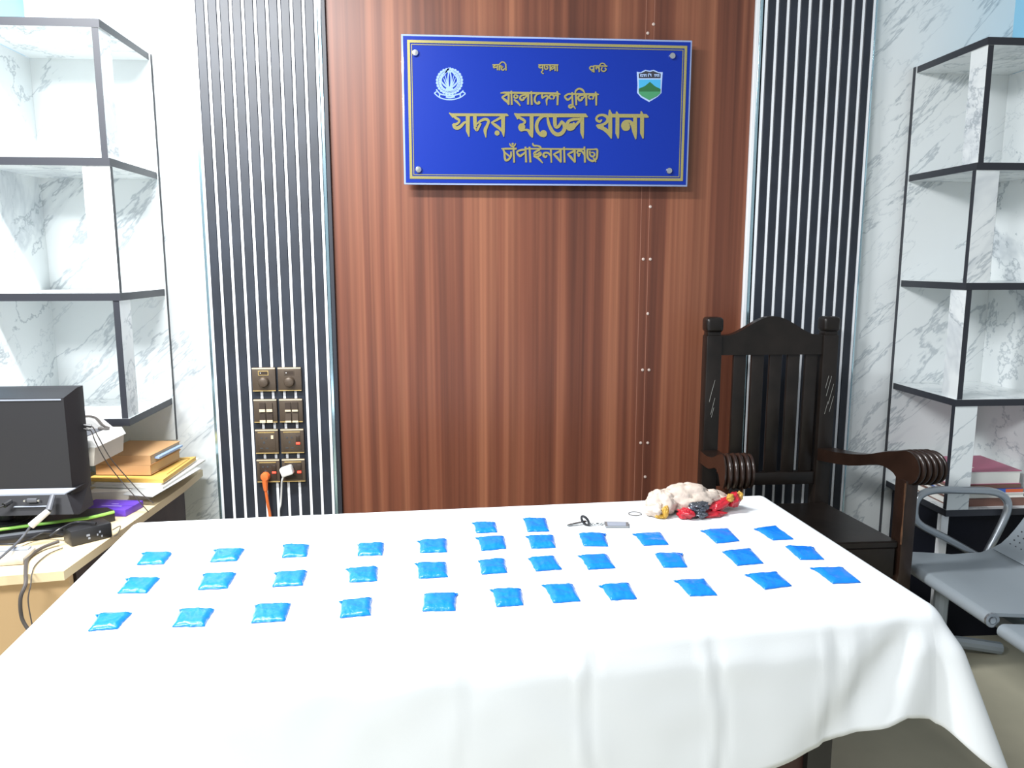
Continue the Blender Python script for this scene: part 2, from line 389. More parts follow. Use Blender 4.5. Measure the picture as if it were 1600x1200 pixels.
def letters(name, Z, items):
    m = MB()
    for it in items:
        if it[0] == 'o': dot(m, it[1], it[2], Z)
        else: stroke(m, it[1], it[2], Z, it[0] == 's')
    m.build(name, GOLD, t, smooth=False)
ZA = (690, 170, 9.41); ZB = (850, 160, 8.89); ZC = (770, 220, 8.889); ZD = (770, 130, 8.889); ZE = (750, 85, 7.27)
letters('lettering', ZA, [
    ('l', [(110, 62), (150, 90), (960, 92), (985, 104)], [6, 36, 34, 6]), ('l', [(112, 62), (175, 125)], [14, 30]),
    ('s', [(160, 105), (215, 140), (258, 170), (250, 205), (205, 232), (170, 222)], [20, 34, 30, 26, 34, 20]),
    ('s', [(165, 225), (190, 272), (235, 285), (285, 255), (335, 205), (385, 195)], [22, 40, 44, 40, 30, 26]),
    ('l', [(385, 90), (385, 330), (404, 415)], [52, 48, 10]),
    ('s', [(488, 92), (490, 200), (495, 275)], [46, 46, 40]), ('s', [(478, 270), (517, 320), (545, 270), (575, 215)], [26, 26, 30, 26]),
    ('s', [(510, 235), (560, 190), (620, 158), (665, 160), (690, 190), (668, 250), (640, 320), (652, 425)], [14, 28, 34, 36, 34, 36, 44, 10]),
    ('s', [(905, 110), (830, 155), (735, 205)], [36, 30, 22]), ('s', [(728, 200), (790, 245), (850, 290), (900, 340)], [18, 40, 36, 26]),
    ('l', [(903, 92), (903, 335), (914, 415)], [50, 46, 10]), ('o', (815, 358), 36)])
letters('lettering', ZA, [
    ('l', [(1066, 70), (1120, 92), (1620, 92)], [8, 36, 38]), ('l', [(1070, 72), (1125, 152)], [14, 26]),
    ('s', [(1110, 110), (1165, 145), (1215, 175), (1222, 205), (1190, 225)], [24, 34, 32, 28, 20]), ('o', (1182, 268), 46),
    ('s', [(1215, 230), (1160, 235), (1140, 275), (1165, 318), (1215, 312), (1270, 320), (1310, 380), (1330, 425)], [20, 26, 28, 30, 26, 34, 40, 10]),
    ('l', [(1322, 92), (1322, 340), (1336, 425)], [50, 46, 12]),
    ('s', [(1560, 95), (1480, 115), (1415, 180), (1395, 260), (1415, 340), (1470, 395), (1500, 395)], [30, 38, 42, 44, 42, 36, 26]), ('o', (1497, 368), 50)])
letters('lettering', ZB, [
    ('l', [(0, 183), (575, 183), (606, 205)], [44, 44, 8]),
    ('s', [(150, 190), (150, 290), (160, 340), (195, 340), (225, 300), (245, 262)], [46, 44, 40, 36, 32, 26]),
    ('s', [(235, 260), (272, 300), (285, 360), (250, 425), (190, 448), (130, 420), (85, 350), (60, 280), (48, 210)], [24, 40, 46, 46, 46, 44, 40, 34, 26]),
    ('s', [(530, 225), (470, 235), (400, 240), (340, 265), (318, 320), (345, 370), (400, 360), (425, 315), (400, 285)], [24, 30, 32, 36, 44, 44, 40, 34, 22]), ('o', (375, 335), 42),
    ('s', [(430, 330), (465, 290), (520, 235)], [28, 32, 24]), ('l', [(528, 190), (528, 420), (542, 505)], [48, 46, 10])])
letters('lettering', ZB, [
    ('s', [(802, 240), (775, 268), (738, 255), (726, 222), (755, 187), (815, 178), (872, 203), (884, 248), (850, 292), (790, 316), (728, 318)], [18, 28, 30, 28, 28, 30, 38, 38, 34, 28, 14]),
    ('s', [(725, 318), (770, 350), (830, 340)], [14, 40, 30]), ('s', [(760, 350), (830, 370), (890, 420), (935, 505)], [30, 46, 46, 12]),
    ('l', [(908, 105), (918, 160), (918, 420), (934, 505)], [14, 48, 48, 12]),
    ('l', [(930, 186), (1420, 190), (1452, 208)], [42, 44, 8]),
    ('l', [(1004, 128), (1018, 180), (1016, 430), (1030, 505)], [14, 48, 48, 14]),
    ('s', [(1265, 300), (1225, 285), (1180, 265), (1120, 272), (1092, 320), (1115, 370), (1165, 370), (1185, 335)], [20, 28, 34, 36, 42, 42, 34, 20]), ('o', (1145, 325), 44),
    ('s', [(1195, 285), (1225, 330), (1250, 410), (1272, 515)], [24, 36, 44, 10]), ('l', [(1262, 190), (1264, 420), (1274, 510)], [46, 44, 12]),
    ('l', [(1346, 125), (1360, 180), (1358, 430), (1374, 505)], [14, 48, 48, 14])])
letters('lettering', ZD, [
    ('l', [(105, 140), (160, 134), (905, 146), (940, 158)], [12, 24, 24, 8]),
    ('s', [(220, 148), (175, 170), (128, 198)], [24, 24, 20]), ('s', [(124, 196), (165, 232), (200, 262), (222, 305)], [18, 30, 28, 12]), ('l', [(220, 134), (218, 300)], [26, 24]),
    ('l', [(256, 108), (262, 305)], [20, 24]),
    ('s', [(318, 165), (345, 185), (325, 210), (298, 200), (300, 172), (318, 165)], 20), ('s', [(292, 232), (335, 262), (382, 318)], [16, 26, 12]),
    ('s', [(495, 170), (440, 165), (390, 180), (378, 215), (405, 238), (432, 218), (420, 195)], [18, 20, 22, 26, 26, 22, 16]), ('s', [(430, 220), (460, 190), (495, 165)], [18, 20, 16]), ('l', [(492, 140), (488, 300)], [26, 24]),
    ('l', [(533, 112), (540, 305)], [20, 24]),
    ('s', [(650, 146), (605, 165), (582, 215), (590, 265), (625, 290), (645, 280)], [18, 20, 24, 24, 20, 16]), ('o', (640, 272), 20),
    ('s', [(682, 148), (684, 210)], [24, 22]), ('s', [(680, 215), (715, 190), (750, 178), (762, 205), (745, 240), (750, 312)], [18, 20, 22, 24, 24, 10]),
    ('s', [(815, 222), (790, 210), (786, 182), (812, 164), (842, 176), (850, 205), (828, 224)], 19), ('s', [(848, 196), (866, 172), (895, 180)], 17), ('l', [(890, 112), (902, 150), (896, 308)], [14, 26, 22])])
letters('lettering', ZD, [
    ('s', [(1105, 160), (1060, 150), (1010, 175), (1000, 195), (1035, 232), (1070, 215), (1105, 178)], [18, 22, 22, 20, 26, 22, 18]), ('l', [(1100, 128), (1108, 305)], [20, 24]),
    ('s', [(1112, 300), (1065, 308), (1058, 330), (1085, 342), (1115, 320), (1148, 362)], [18, 20, 24, 24, 22, 10]),
    ('l', [(1090, 152), (1440, 155), (1472, 160)], [22, 24, 10]),
    ('l', [(1152, 140), (1158, 308)], [24, 22]), ('s', [(1145, 150), (1150, 108), (1195, 80), (1245, 98), (1275, 140)], [16, 22, 22, 24, 14]),
    ('s', [(1296, 172), (1240, 166), (1195, 182), (1184, 215), (1210, 242), (1240, 222), (1228, 198)], [18, 20, 22, 26, 26, 22, 16]), ('s', [(1238, 222), (1265, 194), (1298, 168)], [18, 20, 16]), ('l', [(1294, 150), (1298, 315)], [26, 20]),
    ('s', [(1362, 224), (1336, 212), (1332, 186), (1358, 168), (1388, 178), (1396, 206), (1374, 226)], 19), ('s', [(1394, 198), (1410, 174), (1434, 182)], 17), ('l', [(1424, 120), (1434, 160), (1434, 312)], [14, 26, 20])])
letters('lettering', ZC, [
    ('l', [(118, 112), (180, 112), (330, 112)], [12, 24, 22]), ('s', [(140, 118), (160, 160), (165, 230), (180, 272), (215, 262), (250, 215), (252, 150)], [18, 24, 26, 28, 26, 24, 16]), ('s', [(170, 165), (215, 205), (250, 225)], [14, 20, 16]),
    ('l', [(285, 92), (296, 305)], [24, 22]), ('s', [(232, 38), (248, 70), (275, 80), (300, 70), (316, 38)], [14, 18, 20, 18, 14]), ('o', (274, 46), 16),
    ('s', [(458, 130), (400, 128), (335, 158), (372, 212), (412, 192), (458, 158)], [20, 24, 22, 28, 24, 18]), ('l', [(452, 85), (462, 302)], [24, 24]),
    ('l', [(508, 85), (522, 302)], [24, 26]), ('l', [(455, 112), (1262, 120)], [18, 22]),
    ('s', [(552, 34), (568, 68), (620, 72), (655, 85), (672, 112)], [16, 22, 20, 22, 18]), ('s', [(655, 125), (600, 150), (572, 180), (615, 194), (655, 165), (665, 195), (620, 215), (560, 212)], [18, 24, 26, 26, 22, 24, 24, 14]), ('s', [(570, 218), (630, 245), (692, 312)], [18, 28, 12]),
    ('s', [(806, 212), (765, 172), (715, 172), (702, 205), (730, 228), (752, 205)], [18, 24, 24, 28, 26, 16]), ('l', [(804, 118), (812, 306)], [24, 18]),
    ('s', [(940, 140), (890, 165), (842, 190)], [22, 24, 18]), ('s', [(840, 188), (885, 228), (945, 302)], [16, 30, 16]), ('l', [(940, 118), (944, 302)], [26, 22]),
    ('l', [(988, 88), (996, 304)], [22, 24]),
    ('s', [(1132, 140), (1085, 165), (1038, 190)], [22, 24, 18]), ('s', [(1036, 188), (1080, 228), (1138, 302)], [16, 30, 16]), ('l', [(1134, 118), (1138, 302)], [26, 22]),
    ('s', [(1275, 205), (1235, 150), (1185, 145), (1172, 170), (1200, 190), (1215, 170)], [18, 24, 24, 22, 20, 14]), ('o', (1192, 205), 18), ('l', [(1270, 82), (1278, 304)], [20, 24]),
    ('s', [(1312, 118), (1312, 220), (1340, 265), (1390, 282), (1435, 250), (1448, 190), (1445, 125), (1400, 122)], [22, 26, 26, 26, 24, 24, 24, 18]),
    ('s', [(1345, 140), (1350, 200), (1385, 222), (1412, 195), (1395, 165), (1362, 165)], [18, 20, 22, 20, 16, 14]), ('s', [(1395, 235), (1430, 298)], [20, 14]), ('l', [(1300, 122), (1450, 122)], 18)])
letters('lettering', ZE, [
    ('l', [(140, 122), (222, 120)], 12), ('s', [(175, 128), (152, 140), (160, 155), (180, 148), (196, 158)], 12), ('l', [(196, 116), (198, 182)], 13), ('l', [(218, 112), (220, 184)], 13),
    ('s', [(240, 125), (232, 145), (260, 142), (240, 165), (262, 182), (280, 160)], 12), ('l', [(292, 112), (295, 186)], 13), ('s', [(218, 118), (245, 90), (275, 95), (292, 118)], 11)])
letters('lettering', ZE, [
    ('l', [(662, 122), (888, 122)], 13), ('s', [(690, 128), (668, 140), (680, 155), (708, 150)], 12), ('l', [(710, 116), (712, 192)], 13), ('s', [(712, 188), (695, 204), (722, 224)], 10),
    ('s', [(732, 128), (736, 165), (762, 168), (768, 145), (748, 142)], 12), ('l', [(795, 120), (797, 192)], 13), ('s', [(835, 140), (810, 148), (812, 172), (832, 162), (846, 140)], 12), ('l', [(850, 120), (852, 192)], 13), ('l', [(874, 116), (877, 194)], 13)])
letters('lettering', ZE, [
    ('s', [(1292, 145), (1258, 140), (1245, 160), (1268, 182), (1292, 162)], 13), ('l', [(1290, 128), (1293, 208)], 13), ('s', [(1292, 192), (1268, 196)], 9), ('l', [(1296, 132), (1445, 138)], 11),
    ('s', [(1350, 165), (1332, 148), (1315, 155), (1325, 172)], 12), ('l', [(1350, 130), (1353, 204)], 13), ('s', [(1385, 150), (1378, 182), (1405, 196), (1430, 175), (1415, 155)], 12), ('s', [(1352, 132), (1375, 106), (1405, 108), (1432, 138)], 11)])

# round emblem with lily leaves and ribbon (left), shield with hill (right)
ZR = (670, 90, 15.0); m = MB(); em = dict(y0=YF-0.0008, h=0.0006)
C0 = (485, 560)
for k in range(26):
    a = 2*math.pi*k/26
    dot(m, (C0[0]+285*math.sin(a), C0[1]-285*math.cos(a)), 34, ZR, h=0.0006)
    dot(m, (C0[0]+238*math.sin(a+0.12), C0[1]-238*math.cos(a+0.12)), 29, ZR, h=0.0006)
stroke(m, [(C0[0]+205*math.sin(a*math.pi/12), C0[1]+10-205*math.cos(a*math.pi/12)) for a in range(3, 22)], 22, ZR, **em)
stroke(m, [(485, 245), (430, 300), (370, 400), (310, 480), (300, 560), (360, 650), (430, 700)], [40, 30, 22, 22, 22, 22, 22], ZR, **em)
stroke(m, [(485, 245), (540, 300), (600, 400), (660, 480), (670, 560), (610, 650), (540, 700)], [40, 30, 22, 22, 22, 22, 22], ZR, **em)
stroke(m, [(485, 300), (455, 420), (450, 560), (470, 690)], [18, 26, 26, 20], ZR, **em); stroke(m, [(485, 300), (515, 420), (522, 560), (505, 690)], [18, 26, 26, 20], ZR, **em)
for sgn in (-1, 1):
    for p in ([(475, 700), (430, 600), (385, 420)], [(470, 705), (400, 610), (345, 480)], [(465, 715), (390, 660), (310, 570)]):
        stroke(m, [(485+sgn*(485-x), y) for x, y in p], [20, 24, 10], ZR, **em)
dot(m, (485, 740), 55, ZR, h=0.0006, sx=1.5)
stroke(m, [(130, 835), (240, 930), (380, 978), (560, 985), (740, 935), (860, 845)], 22, ZR, **em)
stroke(m, [(175, 750), (260, 850), (380, 880), (560, 890), (720, 850), (810, 775)], 26, ZR, **em)
stroke(m, [(130, 835), (185, 800)], 22, ZR, **em); stroke(m, [(860, 845), (800, 805)], 22, ZR, **em)
stroke(m, [(400, 920), (500, 935), (610, 915)], 34, ZR, **em); stroke(m, [(255, 860), (250, 935)], 26, ZR, **em); stroke(m, [(735, 860), (740, 935)], 26, ZR, **em)
m.build('round_emblem', EMBLEM, t, smooth=False)
ZS = (980, 95, 16.0)
def plate(m, poly, y1, mi, y0=YF-0.0008):
    P = [aty(ZS[0]+x/ZS[2], ZS[1]+y/ZS[2], YF) for x, y in poly]
    m.prism(P, lambda p, k: Vector((p.x, y0 if k == 0 else y1, p.z)), mi)
m = MB()
plate(m, [(238, 275), (330, 290), (450, 228), (560, 250), (660, 228), (780, 285), (885, 285), (862, 600), (852, 810), (760, 900), (545, 1032), (340, 915), (245, 805), (255, 600)], YF-0.0014, 0)
plate(m, [(285, 320), (350, 310), (460, 258), (560, 280), (650, 258), (770, 310), (832, 320), (828, 438), (290, 438)], YF-0.0020, 1)
plate(m, [(285, 470), (832, 470), (828, 720), (290, 720)], YF-0.0020, 2)
plate(m, [(285, 700), (430, 640), (565, 530), (690, 640), (830, 710), (826, 790), (285, 790)], YF-0.0024, 3)
plate(m, [(285, 775), (828, 775), (820, 815), (745, 880), (545, 985), (360, 885), (285, 810)], YF-0.0028, 4)
for p in ([(320, 350), (480, 350)], [(520, 330), (600, 345)], [(670, 350), (800, 350)], [(330, 350), (335, 405)], [(370, 370), (360, 400), (395, 395)], [(420, 350), (425, 405)], [(465, 350), (468, 405)], [(520, 345), (525, 405)], [(560, 325), (600, 395)], [(690, 350), (695, 405)], [(730, 365), (755, 400)], [(785, 350), (788, 405)]):
    stroke(m, p, 17, ZS, False, y0=YF-0.0018, h=0.0008, mi=0)
m.build('shield_emblem', [SHW, SHK, SHS, SHG, SHL], t, smooth=False)

# ------------------------------------------------------------------ switch plates on the striped panel
YP = -0.0086
rows = [(1.069, 1.151), (0.961, 1.043), (0.853, 0.939), (0.752, 0.834)]
colsx = [(-0.6685, -0.5905), (-0.5835, -0.5055)]
def plate_base(label, ci, ri, cat, name):
    z0, z1 = rows[ri]; x0, x1 = colsx[ci]; x0 -= 0; t = thing(name, label, cat, ((x0+x1)/2, YP, z0), group='bronze electrical plates on the left striped panel')
    m = MB(); m.box(x0, x1, YP-0.012, YP, z0, z1, 0, 0.003); m.build('cover_plate', PLATE, t)
    m = MB(); m.box(x0+0.001, x1-0.001, YP-0.0128, YP-0.010, z1-0.0052, z1-0.0015); m.build('trim_line', BEIGE, t)
    m = MB(); m.box(x0+0.001, x1-0.001, YP-0.0128, YP-0.010, z0+0.0012, z0+0.0042); m.build('trim_line', GOLDT, t)
    return t, x0, x1, z0, z1
for ci, lab in ((0, 'bronze fan dimmer plate with knob, top left above the four rocker switches'), (1, 'bronze fan dimmer plate with knob, top right of the plate column')):
    t, x0, x1, z0, z1 = plate_base(lab, ci, 0, 'dimmer', 'dimmer_plate'); xc = (x0+x1)/2
    m = MB(); m.lathe([(0.018, 0.0), (0.0175, 0.010), (0.015, 0.016), (0.010, 0.018), (0.0, 0.0185)], (xc, YP-0.012, z0+0.033), (0, -1, 0), 24); m.build('knob', PLATE, t)
    m = MB(); m.box(xc-0.018, xc+0.016, YP-0.0132, YP-0.011, z0+0.055, z0+0.071); m.build('window_frame', GOLDT if ci == 0 else PLATE, t)
    m = MB(); m.box(xc-0.0155, xc+0.0135, YP-0.0138, YP-0.011, z0+0.0575, z0+0.0685); m.build('indicator_window', PLATED, t)
    m = MB(); m.lathe([(0.0018, 0), (0.0012, 0.001)], (xc-0.010, YP-0.0138, z0+0.063), (0, -1, 0), 8); m.build('indicator_dot', WHTP, t)
for ci, lab, st in ((0, 'bronze switch plate with four bright rockers, left one in the second row', ((1, 1, 0), (0, 1, 0), (1, 0, 0), (1, 0, 0))), (1, 'bronze switch plate with four duller rockers, right one in the second row', ((1, 1, 0), (1, 1, 0), (0, 0, 0), (0, 0, 0)))):
    t, x0, x1, z0, z1 = plate_base(lab, ci, 1, 'switch', 'switch_plate')
    for q in range(4):
        cx = x0 + (0.030 if q % 2 == 0 else 0.0535); zt = z0 + (0.072 if q < 2 else 0.0345)
        m = MB(); m.prism([(0, 0.012), (-0.004, 0.012), (-0.006, -0.012), (-0.0015, -0.018), (0, -0.018)], lambda p, k, cx=cx, zt=zt: Vector((cx + (-0.0095 if k == 0 else 0.0095), YP-0.012+p[0], zt-0.014+p[1])))
        edge = m.build('rocker', PLATED if (ci == 1 and q < 2) or (ci == 0 and q != 1) else PLATE, t)
        m = MB(); m.box(cx-0.0095, cx+0.0095, YP-0.0188, YP-0.0125, zt-0.033, zt-(0.0235 if ci == 0 else 0.027)); m.build('rocker_lip', BEIGE, edge)
sock_labels = {(0, 2): 'bronze socket plate with unlit neon, left one in the third row', (1, 2): 'bronze socket plate with red neon and no plug, right one in the third row',
               (0, 3): 'bronze socket plate holding the orange plug at the bottom left', (1, 3): 'bronze socket plate holding the white plug at the bottom right'}
for (ci, ri), lab in sock_labels.items():
    t, x0, x1, z0, z1 = plate_base(lab, ci, ri, 'socket', 'socket_plate')
    m = MB(); m.box(x0+0.010, x1-0.010, YP-0.0135, YP-0.011, z0+0.010, z1-0.014, 0, 0.001); m.build('socket_face', PLATED if ri == 3 else PLATE, t)
    m = MB(); m.box(x0+0.010, x1-0.012, YP-0.0142, YP-0.011, z1-0.0125, z1-0.0095); m.build('trim_line', GOLDT, t)
    for dx, dz, w, h in ((0.022, 0.056, 0.006, 0.005), (0.038, 0.056, 0.006, 0.005), (0.030, 0.040, 0.006, 0.008), (0.021, 0.020, 0.010, 0.003), (0.039, 0.020, 0.010, 0.003)):
        m = MB(); m.box(x0+dx-w/2, x0+dx+w/2, YP-0.0142, YP-0.012, z0+dz-h/2, z0+dz+h/2); m.build('socket_hole', HOLE, t)
    m = MB()
    if (ci, ri) == (0, 2): m.box(x1-0.024, x1-0.016, YP-0.016, YP-0.012, z0+0.053, z0+0.065); m.build('rocker', BEIGE, t)
    else:
        m.box(x1-0.026, x1-0.013, YP-0.016, YP-0.012, z0+0.032, z0+0.039, 0, 0.001); m.build('neon_lamp', LED, t)
        m = MB(); m.box(x1-0.026, x1-0.013, YP-0.0155, YP-0.012, z0+0.0415, z0+0.062, 0, 0.001); m.build('rocker', PLATED, t)
# plugs
t = thing('power_plug', 'orange plug with orange cord in the bottom left socket', 'plug', (-0.637, YP-0.0148, 0.79))
m = MB(); m.lathe([(0.0135, 0.0005), (0.0155, 0.006), (0.0155, 0.018), (0.012, 0.026), (0.0, 0.028)], (-0.637, YP-0.0142, 0.777), (0, -1, 0), 18)
m.tube([(-0.637, YP-0.030, 0.780), (-0.638, YP-0.030, 0.755), (-0.637, YP-0.030, 0.728)], lambda u: 0.0125-0.006*u, 10); m.build('plug_body', ORANGE, t)
m = MB(); m.tube([(-0.637, YP-0.030, 0.732), (-0.634, YP-0.024, 0.68), (-0.630, YP-0.012, 0.60), (-0.628, YP-0.012, 0.30), (-0.626, YP-0.014, FLOOR+0.01)], 0.0052, 8); m.build('cord', ORANGE, t)
t = thing('power_plug', 'white plug with thin white cable in the bottom right socket', 'plug', (-0.562, YP-0.0148, 0.80))
Mr = Matrix.Translation((-0.563, YP-0.030, 0.797)) @ Matrix.Rotation(R(-18), 4, 'Y')
m = MB(); m.box(-0.021, 0.021, -0.016, 0.0155, -0.016, 0.016, 0, 0.006, Mr); m.build('plug_body', WHTP, t)
m = MB(); m.tube([(-0.570, YP-0.036, 0.785), (-0.580, YP-0.034, 0.765), (-0.585, YP-0.024, 0.735), (-0.592, YP-0.014, 0.68), (-0.603, YP-0.010, 0.60), (-0.604, YP-0.010, FLOOR+0.01)], 0.003, 8); m.build('cable', WCABLE, t)

# ------------------------------------------------------------------ table under a white cloth
TROT = R(3.55); TC = Vector((0.057, -1.069, 0)); TW, TD, TZ, TS = 0.970, 0.425, 0.871, 0.85
TM = Matrix.Translation(TC + Vector((0, 0, TZ))) @ Matrix.Rotation(TROT, 4, 'Z') @ Matrix.Scale(TS, 4)   # z counts from the cloth's top
ZF = (FLOOR-TZ)/TS
t = thing('table', 'long dark reddish brown table hidden under the white cloth', 'table', TC + Vector((0, 0, FLOOR)), TROT)
m = MB(); m.box(-TW+0.032, TW-0.032, -TD+0.032, TD-0.032, -0.040, -0.005, 0, 0.003, TM); m.build('tabletop', TABLEW, t)
for sx in (-1, 1):
    for sy in (-1, 1):
        m = MB(); x = sx*(TW-0.22); y = sy*(TD-0.10); m.box(x-0.03, x+0.03, y-0.03, y+0.03, ZF, -0.0405, 0, 0.003, TM); m.build('leg', BLKG, t)
m = MB(); m.box(-TW+0.28, TW-0.2505, -TD+0.088, -TD+0.106, ZF+0.10, -0.0405, 0, 0, TM); m.build('modesty_panel', TABLEW, t)

def cloth():
    m = MB(); rc = 0.03; per = []
    # perimeter samples: (base point, outward normal, arc parameter name, local coordinate)
    def seg(p0, p1, n, k, tagname):
        for i in range(k): u = i/k; per.append((Vector(p0).lerp(Vector(p1), u), Vector(n), tagname, u))
    def arc(c, a0, k, tagname):
        for i in range(k):
            u = i/k; a = a0 + u*math.pi/2
            per.append((Vector(c) + Vector((math.cos(a), math.sin(a)))*rc, Vector((math.cos(a), math.sin(a))), tagname, u))
    x, y = TW-rc, TD-rc
    seg((-x, -TD), (x, -TD), (0, -1), 130, 'front'); arc((x, -y), -math.pi/2, 26, 'fr')
    seg((TW, -y), (TW, y), (1, 0), 40, 'right'); arc((x, y), 0, 14, 'br')
    seg((x, TD), (-x, TD), (0, 1), 60, 'back'); arc((-x, y), math.pi/2, 14, 'bl')
    seg((-TW, y), (-TW, -y), (-1, 0), 40, 'left'); arc((-x, -y), math.pi, 20, 'fl')
    def bump(v, c, w): return math.exp(-((v-c)/w)**2)
    def hang(tn, u, s):
        """drop length, flare at depth s (metres along the cloth) and sideways shift"""
        flare = 0.0; L = 0.35
        if tn == 'front':
            lx = -x + 2*x*u
            K = [(-1.0, 0.47), (-0.2, 0.46), (0.30, 0.405), (0.62, 0.325), (0.74, 0.288), (0.82, 0.266), (0.865, 0.244), (0.90, 0.250), (1.0, 0.275)]
            for (xa, la), (xb_, lb) in zip(K, K[1:]):
                if xa <= lx <= xb_: L = la + (lb-la)*(lx-xa)/(xb_-xa)
            d = s/0.4
            flare = 0.012 + 0.050*d + 0.003*math.sin(lx*8+1.0)*d
            for c, w, a in ((0.165, 0.008, 0.0050), (0.435, 0.009, 0.0060), (0.685, 0.009, 0.0045), (0.75, 0.014, 0.003), (-0.10, 0.012, 0.0015)):
                cc = c + 0.010*math.sin(s*17+c*9)
                flare += a*bump(lx, cc, w)*min(1, s/0.05) - a*0.8*bump(lx, cc+w*1.7, w*1.5)*min(1, s/0.05)
            flare += -0.020*bump(lx, 0.925-0.72*s, 0.035+0.14*s)*min(1, s/0.10) + 0.010*bump(lx, 0.93-0.30*s, 0.03+0.1*s)*min(1, s/0.10)
            flare += 0.004*noise.noise(Vector((lx*9, s*11, 3)))
        elif tn == 'fr':
            L = 0.266*(1-u) + 0.28*u + 0.095*bump(u, 0.52, 0.25)
            d = s/0.4
            flare = 0.012 + 0.05*d + 0.115*d*bump(u, 0.52, 0.27)
        elif tn == 'right': L = 0.28; flare = 0.004 + 0.02*s/0.4*(1+math.sin(u*17))
        elif tn in ('br', 'back', 'bl'): L = 0.24; flare = 0.004 + 0.02*s/0.4*(1+math.sin(u*21))
        elif tn == 'left': L = 0.24; flare = 0.003
        else: L = 0.30 + 0.1*math.sin(u*math.pi); flare = 0.008 + 0.12*s/0.4*math.sin(u*math.pi)
        return L, flare
    NR = 30; rf = 0.034; cols = []
    for p, n, tn, u in per:
        L, _ = hang(tn, u, 0); L += 0.004*noise.noise(Vector((p.x*4, p.y*4, 0)))
        col = []
        for j in range(NR+1):
            s = L*(j/NR)**1.25
            _, fl = hang(tn, u, s)
            gs = min(1, s/0.12); gs = gs*gs*(3-2*gs)
            if s < rf*math.pi/2:
                a = s/rf; out = rf*math.sin(a) - rf + 0.004; z = -rf*(1-math.cos(a)); out += fl*gs
            else:
                e = s - rf*math.pi/2; out = 0.004 + fl*gs; z = -rf - e*0.985
            col.append(m.bm.verts.new(TM @ Vector((p.x+n.x*out, p.y+n.y*out, z))))
        cols.append(col)
    N = len(cols)
    for i in range(N):
        A, B = cols[i], cols[(i+1) % N]
        for j in range(NR): m.face([A[j], A[j+1], B[j+1], B[j]])
    prev = [c[0] for c in cols]
    for sc in (0.93, 0.80, 0.6, 0.35, 0.1):                # top of the cloth: rings towards the middle
        ring = []
        for p, n, tn, u in per:
            q = Vector((p.x*sc, p.y*(sc if sc < 0.9 else sc))); ring.append(m.bm.verts.new(TM @ Vector((q.x, q.y, 0.0006*noise.noise(Vector((q.x*6, q.y*6, 1)))))))
        for i in range(N): m.face([prev[i], prev[(i+1) % N], ring[(i+1) % N], ring[i]])
        prev = ring
    m.face(prev)
    o = m.build('tablecloth', CLOTH, None, ang=1.2)
    tag(o, 'white cotton cloth draped over the long table', 'tablecloth')
    sd = o.modifiers.new('thickness', 'SOLIDIFY'); sd.thickness = 0.0012; sd.offset = -1
    return o
cloth()

# ------------------------------------------------------------------ blue packets, each measured on the cloth
QUADS = {
 'back': [[(740, 816), (774.4, 816), (777, 830.4), (743.6, 831.6)], [(818, 809.4), (853, 809.6), (858, 829), (824, 829.6)]],
 'upper': [[(225, 863), (269, 862.9), (256, 879.8), (212.8, 881.2)], [(337.5, 857.8), (382.5, 856.9), (370.3, 874.7), (327.2, 877.1)],
   [(443, 850.6), (483, 850.6), (479, 868.4), (440.6, 870)], [(559.4, 849.6), (600, 847.6), (598, 866), (558.6, 867.2)], [(655, 844), (698, 841.6), (698, 861.4), (656.6, 862.6)],
   [(746, 839), (787.6, 837.4), (791, 855.6), (752.4, 859.4)], [(824.4, 837), (865, 836), (868, 854.4), (830, 855.6)], [(904, 832.9), (944.4, 832.9), (950.4, 852.2), (911.6, 851.6)],
   [(991.3, 833.4), (1033.4, 832.9), (1044.7, 849.4), (1005.3, 851.3)], [(1097.5, 828.1), (1137.8, 825.3), (1155.6, 843.7), (1119, 847.8)], [(1180, 825.3), (1211.9, 821.6), (1240, 841.3), (1207.2, 842.8)]],
 'middle': [[(200.6, 902.8), (250.3, 901.9), (228.8, 925.3), (183.4, 925.3)], [(318.8, 895.9), (368.4, 894.4), (355.3, 917.8), (308.1, 920.3)],
   [(432, 893.6), (480, 891), (473, 913), (425.6, 915.6)], [(543.6, 887.6), (590, 885), (588.6, 906.6), (545.6, 908.4)], [(651.6, 879), (697, 878), (699.6, 900.4), (653.6, 902.4)],
   [(748, 875), (788.4, 872.4), (792.4, 893), (752.4, 896)], [(826, 871.6), (866, 868.6), (877.6, 888), (837, 891)], [(906, 867.2), (949, 866.3), (961.6, 886), (919, 888.4)],
   [(1023, 864.4), (1064.4, 863.8), (1073.8, 884.6), (1036.3, 885.4)], [(1129.4, 861), (1172.5, 856.3), (1193, 878.8), (1151.9, 882.1)], [(1226.9, 852.5), (1269, 854.4), (1287.8, 872.8), (1250.3, 873.1)]],
 'front': [[(153.8, 959), (206.3, 956.3), (182.8, 981), (137.8, 984.4)], [(282.2, 951), (335.3, 950.3), (319.3, 977.4), (269.6, 977.8)],
   [(400, 944), (454, 942), (445, 968.6), (392.5, 972)], [(533.6, 938), (581, 933), (579, 960), (531, 963.6)], [(662.4, 927), (713, 926), (711.6, 952.4), (660, 953.6)],
   [(769, 920), (814.4, 919), (817.6, 944), (775.6, 946.6)], [(850, 913), (895, 912), (907, 937.6), (864, 940.4)], [(938.8, 914), (982.8, 910.3), (995, 933.8), (953.8, 936.6)],
   [(1056, 906), (1101, 905), (1121, 928.5), (1077.5, 930)], [(1166.9, 896.6), (1213.8, 893.4), (1237.2, 914), (1195, 919.4)], [(1269, 886.3), (1316.9, 886.3), (1345, 908.8), (1301, 910.3)]]}
ORD = ['first', 'second', 'third', 'fourth', 'fifth', 'sixth', 'seventh', 'eighth', 'ninth', 'tenth', 'eleventh']
